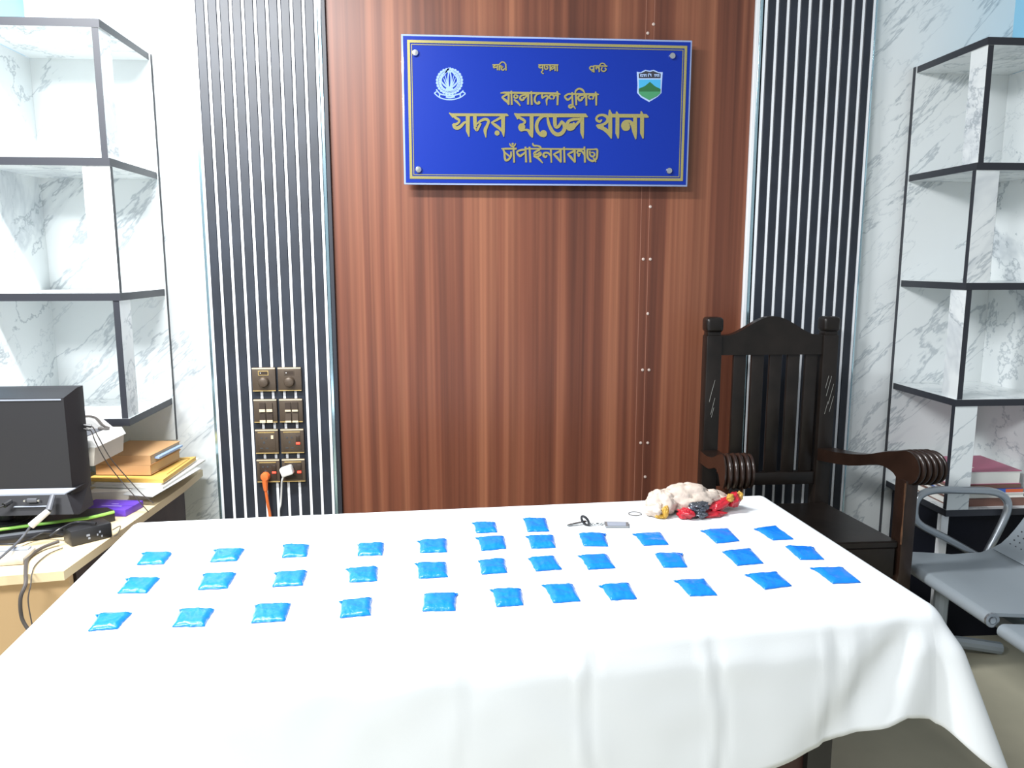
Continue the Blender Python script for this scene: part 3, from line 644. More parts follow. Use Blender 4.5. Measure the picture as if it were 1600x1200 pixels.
extra = {('front', 0): 'packet with a white glint, leftmost of the front row', ('front', 10): 'packet nearest the right front corner of the table', ('middle', 10): 'packet, rightmost of the middle row',
         ('middle', 0): 'packet, leftmost of the middle row', ('upper', 0): 'packet nearest the black power adapter', ('upper', 7): 'packet lying just in front of the key',
         ('upper', 8): 'packet lying in front of the rubber band and key fob', ('upper', 9): 'packet lying just in front of the crumpled bag',
         ('upper', 10): 'packet right of the one before the crumpled bag', ('back', 0): 'packet, left one of the two in the short rearmost row', ('back', 1): 'packet left of the key, in the short rearmost row'}
RN = {'front': 'front row', 'middle': 'middle row', 'upper': 'third row from the front'}
def packet(q, label, seed):
    r = random.Random(seed)
    zb = TZ + 0.0012
    A, B, C_, D = [atz(px, py, zb+0.002) for px, py in q]        # far left, far right, near right, near left
    c = (A+B+C_+D)/4
    t = thing('blue_packet', label, 'packet', (c.x, c.y, zb), group='small blue plastic packets laid in rows on the white cloth')
    def pt(u, v): return (A*(1-u)+B*u)*(1-v) + (D*(1-u)+C_*u)*v
    off = Vector((seed*3.1, seed*1.7, 0))
    def top(u, v):
        p = pt(u, v); e = min(u, 1-u, v*1.0, (1-v))
        k = min(1, e/0.20); k = math.sin(k*math.pi/2)
        h = 0.0010 + 0.0075*k*(0.85+0.3*noise.noise(Vector((u*3, v*3, 0))+off)) + 0.0015*k*noise.noise(Vector((u*9, v*7, 2))+off)
        j = 0.0016*(noise.noise(Vector((u*5, v*5, 5))+off)) if e < 0.02 else 0
        return Vector((p.x+j, p.y+j*1.4, zb+h))
    m = MB(); nu, nv = 18, 14
    V = m.grid(top, nu, nv)
    W = [[m.bm.verts.new((V[i][j].co.x, V[i][j].co.y, zb)) for j in range(nv+1)] for i in range(nu+1)]
    for i in range(nu):
        m.face([V[i][0], V[i+1][0], W[i+1][0], W[i][0]]); m.face([V[i][nv], V[i+1][nv], W[i+1][nv], W[i][nv]])
        for j in range(nv): m.face([W[i][j], W[i+1][j], W[i+1][j+1], W[i][j+1]])
    for j in range(nv): m.face([V[0][j], V[0][j+1], W[0][j+1], W[0][j]]); m.face([V[nu][j], V[nu][j+1], W[nu][j+1], W[nu][j]])
    m.build('pouch', PACK, t, ang=1.2)
    m = MB()                                               # press-seal ridges along the open end
    left = A.x < D.x                                       # ear of the bag mouth
    for s in (0.055, 0.10):
        P = [top(0.02+0.96*u/16, s) + Vector((0, 0, 0.0002)) for u in range(17)]
        m.tube(P, 0.0006, 6, smooth=False)
    e = (A-B)*0.10; base = [A, A+(D-A)*0.17, A+e*(1.0 if r.random() < 0.6 else 0.4)+(D-A)*0.03]
    if A.x > D.x: e = (B-A)*0.06; base = [B, B+(C_-B)*0.2, B+e+(C_-B)*0.02]
    m.prism(base, lambda p, k: Vector((p.x, p.y, zb + 0.0005 + 0.0014*k)))
    m.build('seal_strip', PACKS, t)
sd = 1
for row, qs in QUADS.items():
    for i, q in enumerate(qs):
        if (row, i) in extra: lab = 'small blue plastic ' + extra[(row, i)]
        else: lab = 'small blue plastic packet, %s from the left in the %s' % (ORD[i], RN[row])
        packet(q, lab, sd); sd += 1

# ------------------------------------------------------------------ crumpled bag, key, rubber band
zc = TZ + 0.0012
t = thing('crumpled_bag', 'crumpled cream plastic bag with red and golden print near the armchair', 'bag', (0.595, -0.80, zc))
BG = Matrix.Translation((0.595, -0.8015, zc)) @ Matrix.Scale(0.85, 4)
def lump(m, c, rx, ry, rz, seed, amp, rot=0.0, tilt=0.0, n=56, fold=0.0):
    """crumpled film: soft bulges parted by sharp creases"""
    c = Vector(c); M = Matrix.Rotation(rot, 3, 'Z') @ Matrix.Rotation(tilt, 3, 'Y'); off = Vector((seed*2.3, seed*1.1, seed))
    nv = n//2
    def f(u, v):
        a = u*2*math.pi; ph = v*math.pi; d = Vector((math.cos(a)*math.sin(ph), math.sin(a)*math.sin(ph), math.cos(ph)))
        k = 1 + amp*0.9*noise.noise(d*1.5+off) + amp*0.55*(abs(noise.noise(d*3.1+off))**0.6-0.4) + amp*0.2*(abs(noise.noise(d*6.5+off))**0.7-0.35)
        if fold: k -= fold*(0.5+0.5*math.cos(d.x*9+3*noise.noise(d*2+off)))**6
        p = M @ Vector((d.x*rx*k, d.y*ry*k, d.z*rz*k)) + c
        p.z = max(p.z, 0.0008 + 0.002*abs(noise.noise(d*8+off)))
        return BG @ p
    m.grid(f, n, nv, wrapu=True)
m = MB()
lump(m, (0.000, 0.000, 0.040), 0.095, 0.052, 0.044, 1, 0.22, R(4), fold=0.14)
lump(m, (-0.078, -0.012, 0.034), 0.052, 0.042, 0.040, 2, 0.25, R(30), fold=0.10)
lump(m, (-0.102, -0.034, 0.018), 0.034, 0.030, 0.022, 3, 0.40, R(-60))
lump(m, (0.088, 0.010, 0.034), 0.052, 0.034, 0.026, 5, 0.30, R(6), R(18), fold=0.12)
lump(m, (0.132, 0.018, 0.026), 0.036, 0.026, 0.018, 9, 0.45, R(16), R(10))
m.build('bag_body', BAGC, t, ang=1.5)
m = MB(); lump(m, (0.088, -0.022, 0.022), 0.046, 0.020, 0.018, 11, 0.4, R(20), R(-18)); lump(m, (0.140, -0.006, 0.036), 0.028, 0.020, 0.020, 12, 0.4, R(50), R(-20))
lump(m, (-0.022, -0.062, 0.014), 0.026, 0.018, 0.016, 13, 0.5, R(-35)); lump(m, (0.060, -0.052, 0.006), 0.040, 0.016, 0.008, 14, 0.5, R(10)); m.build('red_print', BAGR, t, ang=1.5)
m = MB(); lump(m, (-0.082, -0.058, 0.018), 0.010, 0.009, 0.022, 15, 0.5, R(20), R(12)); lump(m, (-0.098, -0.058, 0.006), 0.014, 0.009, 0.006, 18, 0.5, 0)
lump(m, (0.122, -0.026, 0.046), 0.012, 0.009, 0.012, 16, 0.5, R(10)); lump(m, (0.160, -0.002, 0.044), 0.010, 0.010, 0.016, 17, 0.5, R(30)); m.build('golden_print', BAGY, t, ang=1.5)
m = MB(); lump(m, (0.016, -0.058, 0.032), 0.030, 0.016, 0.016, 21, 0.55, R(0), R(-6)); lump(m, (0.022, -0.072, 0.014), 0.018, 0.011, 0.010, 22, 0.5, R(20)); m.build('dark_foil', FOIL, t, ang=1.0)

t = thing('key_with_fob', 'motorbike key with dark head, chain and flat silver fob on the cloth', 'key', (0.40, -0.585, zc))
ka, kb = atz(886, 822, zc), atz(912, 819, zc); kd = (kb-ka).normalized(); kn = Vector((-kd.y, kd.x, 0))
m = MB()
m.prism([(0, -0.002), (0.005, -0.004), (0.050, -0.004), (0.050, 0.004), (0.042, 0.004), (0.039, 0.0025), (0.036, 0.004), (0.029, 0.003), (0.024, 0.0042), (0.017, 0.003), (0.010, 0.004), (0, 0.001)],
        lambda p, k: ka + kd*p[0] + kn*p[1] + Vector((0, 0, 0.0008 + 0.0022*k + p[0]*0.10))); m.build('blade', KEYM, t)
kh = atz(911, 821, zc)
m = MB()                                                    # ring-shaped head standing tilted on its edge
hc = kh + Vector((0.005, 0, 0.0118)); ha = Vector((0.55, 0.35, 0.45)); ha.normalize(); hb = Vector((0.25, -0.1, 0.97)).normalized()
m.tube([hc + Vector((0.0075*math.cos(a)-0.003*math.sin(a), -0.006*math.cos(a), 0.0105*math.sin(a)-0.002*math.cos(a))) for a in [k*math.pi/6 for k in range(12)]], 0.0031, 8, closed=True)
m.build('head', BLKG, t)
m = MB()
c0, c1 = atz(919, 821, zc), atz(944, 820, zc)
for k in range(7):
    p = c0.lerp(c1, (k+0.5)/7) + Vector((0, 0.004*math.sin(k*2.1), 0.0028)); s_ = 0.0045
    m.tube([p + Vector((s_*math.cos(a), s_*0.7*math.sin(a)*(1 if k % 2 else 0.5), 0.0014*math.sin(a+k))) for a in [q*math.pi/4 for q in range(8)]], 0.0008, 6, closed=True)
m.build('chain', KEYM, t)
fq = [atz(*p, zc+0.002) for p in ((944, 815.5), (982, 816.5), (982.5, 823.5), (946, 823.5))]
m = MB(); m.prism(fq, lambda p, k: Vector((p.x, p.y, zc + 0.0006 + 0.0030*k))); m.build('fob', FOBM, t)
fc = sum(fq, Vector())/4
m = MB(); m.prism([fc + (p-fc)*0.78 for p in fq], lambda p, k: Vector((p.x, p.y, zc + 0.0030 + 0.0010*k))); m.build('fob_inlay', GREYS, t)
m = MB(); c = atz(992, 803.3, zc); m.tube([c + Vector((0.0160*math.cos(a), 0.0150*math.sin(a), 0.0012)) for a in [k*math.pi/8 for k in range(16)]], 0.0010, 6, closed=True)
tag(m.build('rubber_band', CABLE), 'thin dark rubber band lying left of the crumpled bag', 'rubber band')

# ------------------------------------------------------------------ dark wooden armchair
CH = Vector((1.075, -0.37, FLOOR))
t = thing('armchair', 'heavy dark wooden armchair with arched slatted back at the table corner', 'armchair', CH)
def wpt(px, py, Y): return aty(px, py, Y)
YB = -0.16
xl = (aty(1098, 600, YB).x + aty(1124, 600, YB).x)/2; xr = (aty(1278, 600, YB).x + aty(1303, 600, YB).x)/2
for x, sgn in ((xl, -1), (xr, 1)):
    m = MB(); w = 0.026
    m.box(x-w, x+w, YB-0.02, YB+0.03, FLOOR, 1.262, 0, 0.004); m.box(x-w*0.86, x+w*0.86, YB-0.016, YB+0.026, 1.258, 1.276, 0, 0.003)
    m.box(x-w*1.12, x+w*1.12, YB-0.024, YB+0.034, 1.272, 1.322, 0, 0.012, seg=3)
    post = m.build('back_post', DARKWOOD, t)
    m = MB()
    for k in range(5):
        dx = rnd.uniform(-0.012, 0.012); z = rnd.uniform(0.98, 1.10); L = rnd.uniform(0.03, 0.07)
        m.tube([(x+dx, YB-0.0203, z), (x+dx+L*0.22, YB-0.0203, z+L)], 0.0007, 5, smooth=False)
    m.build('scratch_marks', SCRATCH, post)
def arch(u):                                               # top outline of the crest rail
    a = 0.5 - 0.5*math.cos(2*math.pi*min(1, max(0, (u-0.06)/0.88)))
    return 1.262 + 0.062*a**0.85
m = MB(); poly = [(xl+0.026, 1.196), (xr-0.026, 1.196)] + [(xr-0.026 + (xl-xr+0.052)*k/28, arch(1-k/28)) for k in range(29)]
m.prism(poly, lambda p, k: Vector((p[0], YB-0.012+0.030*k, p[1]))); m.build('crest_rail', DARKWOOD, t)
m = MB(); m.box(xl+0.026, xr-0.026, YB-0.012, YB+0.016, 0.748, 0.792, 0, 0.003); m.build('lower_rail', DARKWOOD, t)
for k in range(5):
    cx = xl + (xr-xl)*(0.205 + 0.155*k) + 0.012
    m = MB(); m.box(cx-0.0215, cx+0.0215, YB-0.006, YB+0.010, 0.79, 1.199, 0, 0.003); m.build('slat', DARKWOOD, t)
# seat
zs = 0.685
SP = [Vector((xl-0.01, YB-0.02, 0)), Vector((xr+0.012, YB-0.02, 0)), Vector((1.315, -0.565, 0)), Vector((0.815, -0.565, 0))]
m = MB(); m.prism([(p.x, p.y) for p in SP], lambda p, k: Vector((p[0], p[1], zs-0.022+0.022*k))); bmesh.ops.bevel(m.bm, geom=m.bm.edges[:], offset=0.004, segments=2, affect='EDGES'); m.build('seat', DARKWOOD, t)
m = MB()
for a, c in ((0, 1), (1, 2), (2, 3), (3, 0)):
    p, q = SP[a].copy(), SP[c].copy(); ctr = sum(SP, Vector())/4; p += (ctr-p)*0.05; q += (ctr-q)*0.05; d = (q-p).normalized(); n = Vector((-d.y, d.x, 0))*0.012
    m.prism([p+n, q+n, q-n, p-n], lambda v, k: Vector((v.x, v.y, zs-0.11+0.0875*k)))
m.build('apron', DARKWOOD, t)
# arms with reeded scroll ends
def arm(x0, x1, yb, yf, zb, zf, w, name='arm'):
    """side profile in (d along arm, z); swept across the width with reeds over the front scroll"""
    L = yb-yf; r = 0.047
    top = [(0, zb), (0.25*L, zb+0.010), (0.5*L, zb+0.032), (0.72*L, zb+0.066), (0.86*L, zf-0.001)]
    scr = [(L-r + r*math.sin(a), zf-r + r*math.cos(a)) for a in [k*math.pi/14 for k in range(0, 15)]]
    bot = [(L-r-0.03, zf-2*r+0.004), (L-r-0.06, zf-1.55*r), (0.62*L, zb+0.012), (0.35*L, zb-0.022), (0, zb-0.042)]
    prof = [Vector((a, c, 0)) for a, c in top+scr+bot]; prof = spline(prof, 3)
    cen = Vector((L-r, zf-r, 0)); NS = 30; m = MB(); V = []
    for i in range(NS+1):
        q = -1 + 2*i/NS; row = []
        for p in prof:
            reach = min(1, max(0, (p.x-(L-2.1*r))/(0.9*r)))
            reed = (abs(math.cos((q+1)*2.5*math.pi))**0.7 - 0.5)*0.011*reach
            v = p + ((p-cen).normalized()*reed if reach > 0 else Vector())
            ed = 0.006*max(0, abs(q)-0.85)/0.15
            v = v + (cen-p).normalized()*ed*0.6
            ww = w*(0.80 + 0.32*min(1, max(0, p.x/L))**1.5)
            yy = yb - v.x; xx = x0 + (x1-x0)*(p.x/L) + q*ww/2
            row.append(m.bm.verts.new((xx, yy, v.y)))
        V.append(row)
    n = len(prof)
    for i in range(NS):
        for j in range(n): m.face([V[i][j], V[i][(j+1) % n], V[i+1][(j+1) % n], V[i+1][j]])
    m.face(V[0][::-1]); m.face(V[NS])
    return m.build(name, ARMWOOD, t, ang=0.9)
arm(xr+0.005, 1.372, YB-0.02, -0.612, 0.876, 0.956, 0.078)
arm(xl-0.005, 0.804, YB-0.02, -0.612, 0.876, 0.956, 0.078)
for x, sgn in ((1.334, 1), (0.806, -1)):                   # front legs rise to the arms
    m = MB(); yc = -0.550
    m.box(x-0.020, x+0.020, yc-0.028, yc+0.028, FLOOR, 0.872, 0, 0.004); lg = m.build('front_leg', ARMWOOD, t)
    m = MB()
    P = [(x-sgn*0.0205, yc-0.0285, z, ) for z in (0.68, 0.72, 0.77, 0.82, 0.865)]
    m.tube(P, lambda u: 0.0022+0.001*math.sin(u*9), 6); m.build('worn_edge', WORN, lg)

# ------------------------------------------------------------------ steel waiting bench at the right
ZB_ = 0.58
f0, f1 = atz(1425, 882, ZB_), atz(1545, 958, ZB_)
XS = (f0.x+f1.x)/2; f0.y = -0.368
t = thing('waiting_bench', 'grey perforated steel waiting bench beside the dark armchair', 'bench', (XS+0.2, -0.8, FLOOR))
def bench_seat(y0, y1, XS=XS, ZB_=ZB_):
    prof = [Vector((0.016*math.cos(a)-0.002, ZB_-0.018+0.018*math.sin(a), 0)) for a in [R(k) for k in range(250, 89, -20)]]
    pr = [(XS+0.012+0.019*math.cos(R(k)), ZB_-0.019+0.019*math.sin(R(k))) for k in range(300, 89, -15)]
    pr += [(XS+0.10, ZB_-0.006), (XS+0.20, ZB_-0.016), (XS+0.30, ZB_-0.012), (XS+0.335, ZB_+0.0)]
    m = MB(); up = pr; lo = [(a, c-0.010) for a, c in reversed(pr[12:])] ; poly = up + lo
    m.prism(poly, lambda p, k: Vector((p[0], y0+(y1-y0)*k, p[1]))); o = m.build('seat', SILVER, t)
    m = MB(); c = (XS+0.012, y0, ZB_-0.019)
    m.lathe([(0.0195, -0.001), (0.0195, 0.006), (0.012, 0.006), (0.012, 0.002)], (c[0], y0+0.0005, c[2]), (0, -1, 0), 18); m.lathe([(0.0085, -0.001), (0.0085, 0.008)], (c[0], y0, c[2]), (0, -1, 0), 12); m.build('roll_cap', CHROME, o)
    xb = XS+0.345                                          # backrest shell leaning back, with rows of holes
    m = MB()
    def bk(u, v):
        z = ZB_+0.006 + 0.42*v**1.25; x = xb - 0.02 + 0.25*v**0.8; return Vector((x, y0+(y1-y0)*(0.03+0.94*u), z))
    A = m.grid(bk, 10, 14); m2 = m.grid(lambda u, v: bk(u, v)+Vector((0.008, 0, -0.002)), 10, 14)
    for j in range(14):
        for S_ in (0, 10): m.face([A[S_][j], A[S_][j+1], m2[S_][j+1], m2[S_][j]])
    for i in range(10):
        for S_ in (0, 14): m.face([A[i][S_], A[i+1][S_], m2[i+1][S_], m2[i][S_]])
    bo = m.build('backrest', SILVER, t)
    m = MB()
    for i in range(16):
        for j in range(16):
            p = bk(0.07+0.86*i/15, 0.10+0.60*j/15) + Vector((-0.0006, 0, 0)); m.lathe([(0.0034, 0), (0.0034, 0.0005)], p, (-1, 0, 0.25), 6)
    m.build('perforations', HOLE, bo)['kind'] = 'stuff'
ya, yb_ = f1.y, f0.y
bench_seat(ya, yb_-0.012); bench_seat(ya-0.475, ya-0.012, XS+0.028, ZB_-0.026)
m = MB(); m.box(XS+0.12, XS+0.17, ya-0.48, yb_-0.01, ZB_-0.105, ZB_-0.062, 0, 0.006); m.build('beam', SILVER, t)
for y in (yb_-0.06, ya-0.40):
    m = MB(); m.tube([(XS+0.145, y, ZB_-0.10), (XS+0.145, y, FLOOR+0.05)], 0.022, 10, smooth=False); m.tube([(XS-0.02, y, FLOOR+0.022), (XS+0.145, y, FLOOR+0.055), (XS+0.36, y, FLOOR+0.022)], 0.020, 10); m.build('leg', SILVER, t)
YL = yb_+0.004
lp = [aty(px, py, YL) for px, py in ((1530, 870), (1480, 842), (1436, 818), (1429, 795), (1437, 775), (1460, 766), (1500, 766), (1550, 768), (1572, 780), (1573, 800), (1557, 835), (1543, 862))]
m = MB(); lp[0].z = min(lp[0].z, ZB_-0.02); m.tube(lp + [Vector((lp[-1].x-0.004, YL, ZB_-0.05))], 0.0125, 12); m.build('armrest', CHROME, t)

# books on the lowest right shelf board
zb = RZ[4] + 0.0112
bk_items = [('thick brown covered book at the bottom of the stack on the right shelf', BROWN, 0.026, 0.0), ('white paged book second from the bottom of the right shelf stack', PAPER, 0.016, 0.01),
            ('blue and orange covered booklet in the middle of the right shelf stack', BLUEC, 0.013, 0.0), ('thin brown register under the pink book on the right shelf', BROWN, 0.012, -0.005),
            ('thick pink covered book with cream pages on top of the right shelf stack', PINK, 0.046, 0.0)]
for i, (lab, mm, h, dx) in enumerate(bk_items):
    x0, x1 = 1.64+dx + (0.0 if i < 4 else 0.01), 1.895+dx*0.5; y0, y1 = -0.315+0.006*i, -0.10+0.004*i
    tb = thing('book', lab, 'book', ((x0+x1)/2, (y0+y1)/2, zb), group='books stacked on the lowest right shelf board')
    m = MB(); m.box(x0+0.004, x1-0.003, y0+0.003, y1-0.003, zb+0.002, zb+h-0.002); m.build('pages', PAPER, tb)
    m = MB(); m.box(x0, x1, y0, y1, zb, zb+0.0022); m.box(x0, x1, y0, y1, zb+h-0.0024, zb+h-0.0002)
    if i in (0, 2, 3): m.box(x0, x1, y0-0.001, y0+0.0022, zb, zb+h-0.0002)
    cv = m.build('cover', mm, tb)
    if i == 2: m = MB(); m.box(x1-0.06, x1+0.001, y0-0.0016, y0, zb+0.001, zb+h-0.001); m.box(x0-0.001, x0+0.05, y0-0.0016, y0, zb+0.001, zb+h-0.001); m.build('orange_band', REDOR, cv)
    if i == 4: m = MB(); m.box(1.73, 1.76, -0.245, -0.237, zb+h-0.0003, zb+h+0.0003); m.box(1.735, 1.765, -0.225, -0.222, zb+h-0.0003, zb+h+0.0003); m.build('white_mark', PAPER, cv)
    zb += h

# ------------------------------------------------------------------ cream desk on the left with its clutter
DZ = 0.80
t = thing('desk', 'cream topped desk with tan front standing left of the white table', 'desk', (-1.4, -0.5, FLOOR))
Q = [Vector((-2.1, -1.10, 0)), Vector((-0.892, -0.900, 0)), Vector((-0.851, -0.200, 0)), Vector((-0.851, -0.012, 0)), Vector((-1.318, -0.012, 0)), Vector((-1.318, -0.362, 0)), Vector((-2.1, -0.362, 0))]
m = MB(); m.prism(Q, lambda p, k: Vector((p.x, p.y, DZ-0.022+0.022*k))); m.build('desktop', DESKT, t)
m = MB(); m.prism([Q[0]+Vector((0, 0.03, 0)), Q[1]+Vector((-0.004, 0.03, 0)), Q[1]+Vector((-0.004, 0.048, 0)), Q[0]+Vector((0, 0.048, 0))], lambda p, k: Vector((p.x, p.y, FLOOR+0.10+(DZ-0.0225-FLOOR-0.10)*k))); m.build('front_panel', DESKF, t)
m = MB(); m.prism([Vector((-0.910, -0.84, 0)), Vector((-0.894, -0.84, 0)), Vector((-0.856, -0.19, 0)), Vector((-0.872, -0.19, 0))], lambda p, k: Vector((p.x, p.y, FLOOR+(DZ-0.0225-FLOOR)*k))); m.build('side_panel', DESKS, t)

# monitor seen from behind
YM = -0.60
t = thing('monitor', 'charcoal computer monitor seen from behind on the cream desk', 'monitor', (-1.15, YM, DZ+0.03))
tr, mr, brr = aty(121, 605, YM), aty(134, 752, YM), aty(145, 803, YM-0.06)
XLm = -1.40
i1 = aty(99, 622, YM-0.05)
zt, zm = tr.z, mr.z
m = MB()
def ringbox(m, r0, r1, mi=0):
    a = [m.bm.verts.new(v) for v in r0]; c = [m.bm.verts.new(v) for v in r1]
    for i in range(4): m.face([a[i], a[(i+1) % 4], c[(i+1) % 4], c[i]], mi)
    return a, c
o_ = [Vector((XLm, YM, zm-0.02)), Vector((mr.x, YM, zm-0.02)), Vector((tr.x, YM, zt)), Vector((XLm, YM, zt))]
n_ = [Vector((XLm+0.03, YM-0.05, zm-0.02)), Vector((mr.x-0.012, YM-0.05, zm-0.02)), Vector((i1.x, YM-0.05, i1.z)), Vector((XLm+0.03, YM-0.05, i1.z))]
a, c = ringbox(m, o_, n_); m.face(c)
bk_ = [Vector((v.x, YM+0.03, v.z)) for v in o_]; a2, c2 = ringbox(m, bk_, o_); m.face(a2[::-1])
bmesh.ops.remove_doubles(m.bm, verts=m.bm.verts[:], dist=1e-5)
m.build('rear_housing', BLKP, t)
m = MB(); m.box(XLm+0.035, i1.x-0.006, YM-0.0515, YM-0.047, i1.z-0.0055, i1.z-0.002); m.build('top_line', GREYS, t)
m = MB()                                                    # lower bulge with the connectors
zb0 = brr.z
pr = [(YM+0.02, zm-0.004), (YM-0.050, zm-0.004), (YM-0.060, zm-0.015), (YM-0.078, zb0+0.006), (YM-0.06, zb0), (YM+0.02, zb0)]
def bx(p): return mr.x + (0.006 if p[1] < zm-0.03 else 0.0) - (0.022 if abs(p[1]-(zm-0.015)) < 1e-6 else 0) - (0.006 if p[0] < YM-0.07 else 0)
m.prism(pr, lambda p, k: Vector((XLm if k == 0 else bx(p), p[0], p[1]))); m.build('connector_bulge', BLKP, t, smooth=False)
m = MB(); m.prism([(YM-0.0500, zm-0.0035), (YM-0.060, zm-0.0140), (YM-0.0605, zm-0.018), (YM-0.049, zm-0.0065)], lambda p, k: Vector((XLm+0.002 if k == 0 else mr.x-0.003-(0.024 if p[0] < YM-0.055 else 0), p[0]-0.0008, p[1]+0.0008))); m.build('highlight_strip', GREYS, t)  # paler strip paints the light reflected along the top of the bulge
YC = YM-0.073
pv = aty(50, 782, YC)
m = MB(); m.box(pv.x-0.012, pv.x+0.012, YC-0.003, YC+0.004, pv.z-0.005, pv.z+0.005, 0, 0.001); m.build('video_port', GREYP, t)
for dx in (-0.017, 0.017): m = MB(); m.lathe([(0.0028, 0), (0.0028, 0.005)], (pv.x+dx, YC+0.001, pv.z), (0, -1, 0), 8); m.build('port_screw', STEEL, t)
m = MB(); m.box(pv.x-0.045, pv.x+0.05, YC-0.0035, YC+0.004, pv.z-0.0165, pv.z-0.015); m.build('moulded_line', GREYS, t)
m = MB(); m.tube([(-1.17, YM-0.01, zb0+0.01), (-1.17, YM-0.01, DZ+0.034)], 0.022, 12, smooth=False); m.build('stand_neck', BLKG, t)
m = MB(); m.lathe([(0.055, 0.0), (0.055, 0.003), (0.03, 0.005)], (-1.17, YM-0.01, DZ+0.0306), (0, 0, 1), 28); m.build('stand_base', BLKG, t)

def cable(name, pts, r, mm, label, cat='cable', plug=None):
    t = thing(name, label, cat, pts[0]); m = MB(); m.tube(pts, r, 8); m.build('cord', mm, t)
    if plug:
        for nm, (p, q, rr, pm) in plug.items(): m = MB(); m.tube([p, q], lambda u: rr*(0.85+0.15*u), 10, smooth=False); m.build(nm, pm, t)
    return t
q0, q1, q2 = aty(83, 774, YC-0.006), aty(76, 798, YC-0.035), aty(48, 822, YC-0.055)
cable('video_cable', [q2, aty(30, 845, YC-0.085), atz(0, 872, DZ+0.045), atz(-40, 905, DZ+0.040)], 0.0030, GREYP, 'dark cable with white connector plugged into the monitor back', plug={'plug': (q0, q1, 0.0080, GREYP), 'connector': (q1, q2, 0.0088, WHTP)})
q0, q1 = aty(18, 783, YC-0.006), aty(6, 790, YC-0.025)
cable('monitor_lead', [q1, aty(-15, 800, YC-0.04), aty(-40, 830, YC-0.04)], 0.003, BLKG, 'short dark lead plugged in at the left edge of the monitor back', plug={'plug': (q0, q1, 0.007, BLKG)})
pa = [aty(124, 664, YM+0.015), aty(143, 666, YM+0.02), aty(152, 680, YM+0.03), aty(172, 715, YM+0.06), aty(200, 748, YM+0.10), aty(222, 772, YM+0.11), aty(240, 786, YM+0.12)]
pb = [aty(124, 669, YM+0.014), aty(141, 672, YM+0.02), aty(149, 690, YM+0.03), aty(164, 718, YM+0.06), aty(184, 745, YM+0.10), aty(212, 777, YM+0.11), aty(232, 800, YM+0.12)]
for P, lab in ((pa, 'upper thin grey cable running from the monitor side past the books'), (pb, 'lower thin grey cable running from the monitor side past the books')):
    t = cable('thin_cable', P, 0.0014, CABLE, lab, plug={'plug': (P[0], P[1], 0.0045 if P is pa else 0.003, BLKG)})

# white printer behind the monitor
ZP = 1.03
O = atz(196, 667, ZP); E1 = atz(126, 699, ZP)
ax = (E1-O); ax.z = 0; ax.normalize(); ay = Vector((ax.y, -ax.x, 0))      # ax: along the right side towards the room, ay: to the left
if ay.x > 0: ay = -ay
t = thing('printer', 'white printer with grey lid panel behind the monitor', 'printer', (O.x-0.18, O.y-0.05, DZ))
def pp(u, v, z): p = O + ax*u + ay*v; return Vector((p.x, p.y, z))
m = MB(); m.prism([(0.01, 0.17), (0.14, 0.17), (0.14, 0.33), (0.01, 0.33)], lambda p, k: pp(p[0], p[1], DZ+0.0005+(ZP-0.0705-DZ)*k)); m.build('base', IVORY, t)
m = MB(); m.prism([(0.004, 0.004), (0.175, 0.004), (0.175, 0.33), (0.004, 0.33)], lambda p, k: pp(p[0], p[1]+(0.006 if k == 0 else 0), ZP-0.070+(0.050)*k)); m.build('body', IVORY, t)
m = MB(); m.prism([(0, 0), (0.175, 0), (0.175, 0.33), (0, 0.33)], lambda p, k: pp(p[0], p[1]+(0.010 if k else 0), ZP-0.0195+0.0195*k)); m.build('lid', WHTP, t)
m = MB(); m.prism([(0.030, 0.045), (0.165, 0.045), (0.165, 0.16), (0.055, 0.16)], lambda p, k: pp(p[0], p[1], ZP-0.001+0.004*k)); m.build('lid_panel', GREYP, t)
m = MB(); m.prism([(0.002, 0.035), (0.035, 0.045), (0.035, 0.33), (0.002, 0.33)], lambda p, k: pp(p[0]+(0.004 if k else 0), p[1]+(0.03 if k else 0), ZP+0.0005+0.030*k)); m.build('rear_hinge', WHTP, t)
P = [pp(0.030, 0.20, ZP+0.0345), pp(0.022, 0.13, ZP+0.0345), pp(0.025, 0.075, ZP+0.0345), pp(0.046, 0.040, ZP+0.014), pp(0.046, 0.024, ZP+0.0055), pp(0.058, 0.050, ZP+0.0085)]
cable('printer_cable', P, 0.0035, CABLE, 'dark bundled cable lying over the back of the white printer')

# paper stack, envelope, books, purple box
def slab(name, quad, z0, z1, mm, label, cat, group=None):
    m = MB(); m.prism([Vector((p[0], p[1], 0)) for p in quad], lambda p, k: Vector((p.x, p.y, z0+(z1-z0)*k)))
    return tag(m.build(name, mm), label, cat, group)
zq = DZ+0.0005
slab('paper_stack', [(-1.075, -0.365), (-0.905, -0.350), (-0.875, -0.03), (-1.07, -0.03)], zq, 0.829, PAPER, 'thick white paper stack on the cream desk under the grey sheet', 'paper')
slab('grey_sheet', [(-0.96, -0.395), (-0.864, -0.425), (-0.823, -0.11), (-0.93, -0.04)], 0.8295, 0.8310, PAPERG, 'grey plastic sheet jutting out over the desk edge under the papers', 'sheet')
for i, lab in enumerate(('lower loose white paper bundle on the grey sheet', 'upper loose white paper bundle right under the yellow envelope')):
    dx = 0.010*i; z0 = 0.8315+0.0065*i
    slab('paper_bundle', [(-1.085+dx, -0.312), (-0.862-dx, -0.352+dx), (-0.838-dx*2, -0.02), (-1.05, -0.02)], z0, z0+0.006, PAPER, lab, 'paper', 'loose papers under the yellow envelope')
ze = 0.8450
m = MB()
def f(u, v, k): return Vector((-1.098+0.232*u+0.030*v-0.02*u*v, -0.296+0.275*v-0.036*u, ze + 0.009*k + 0.003*(math.sin(u*7)*v+0.5)*k))
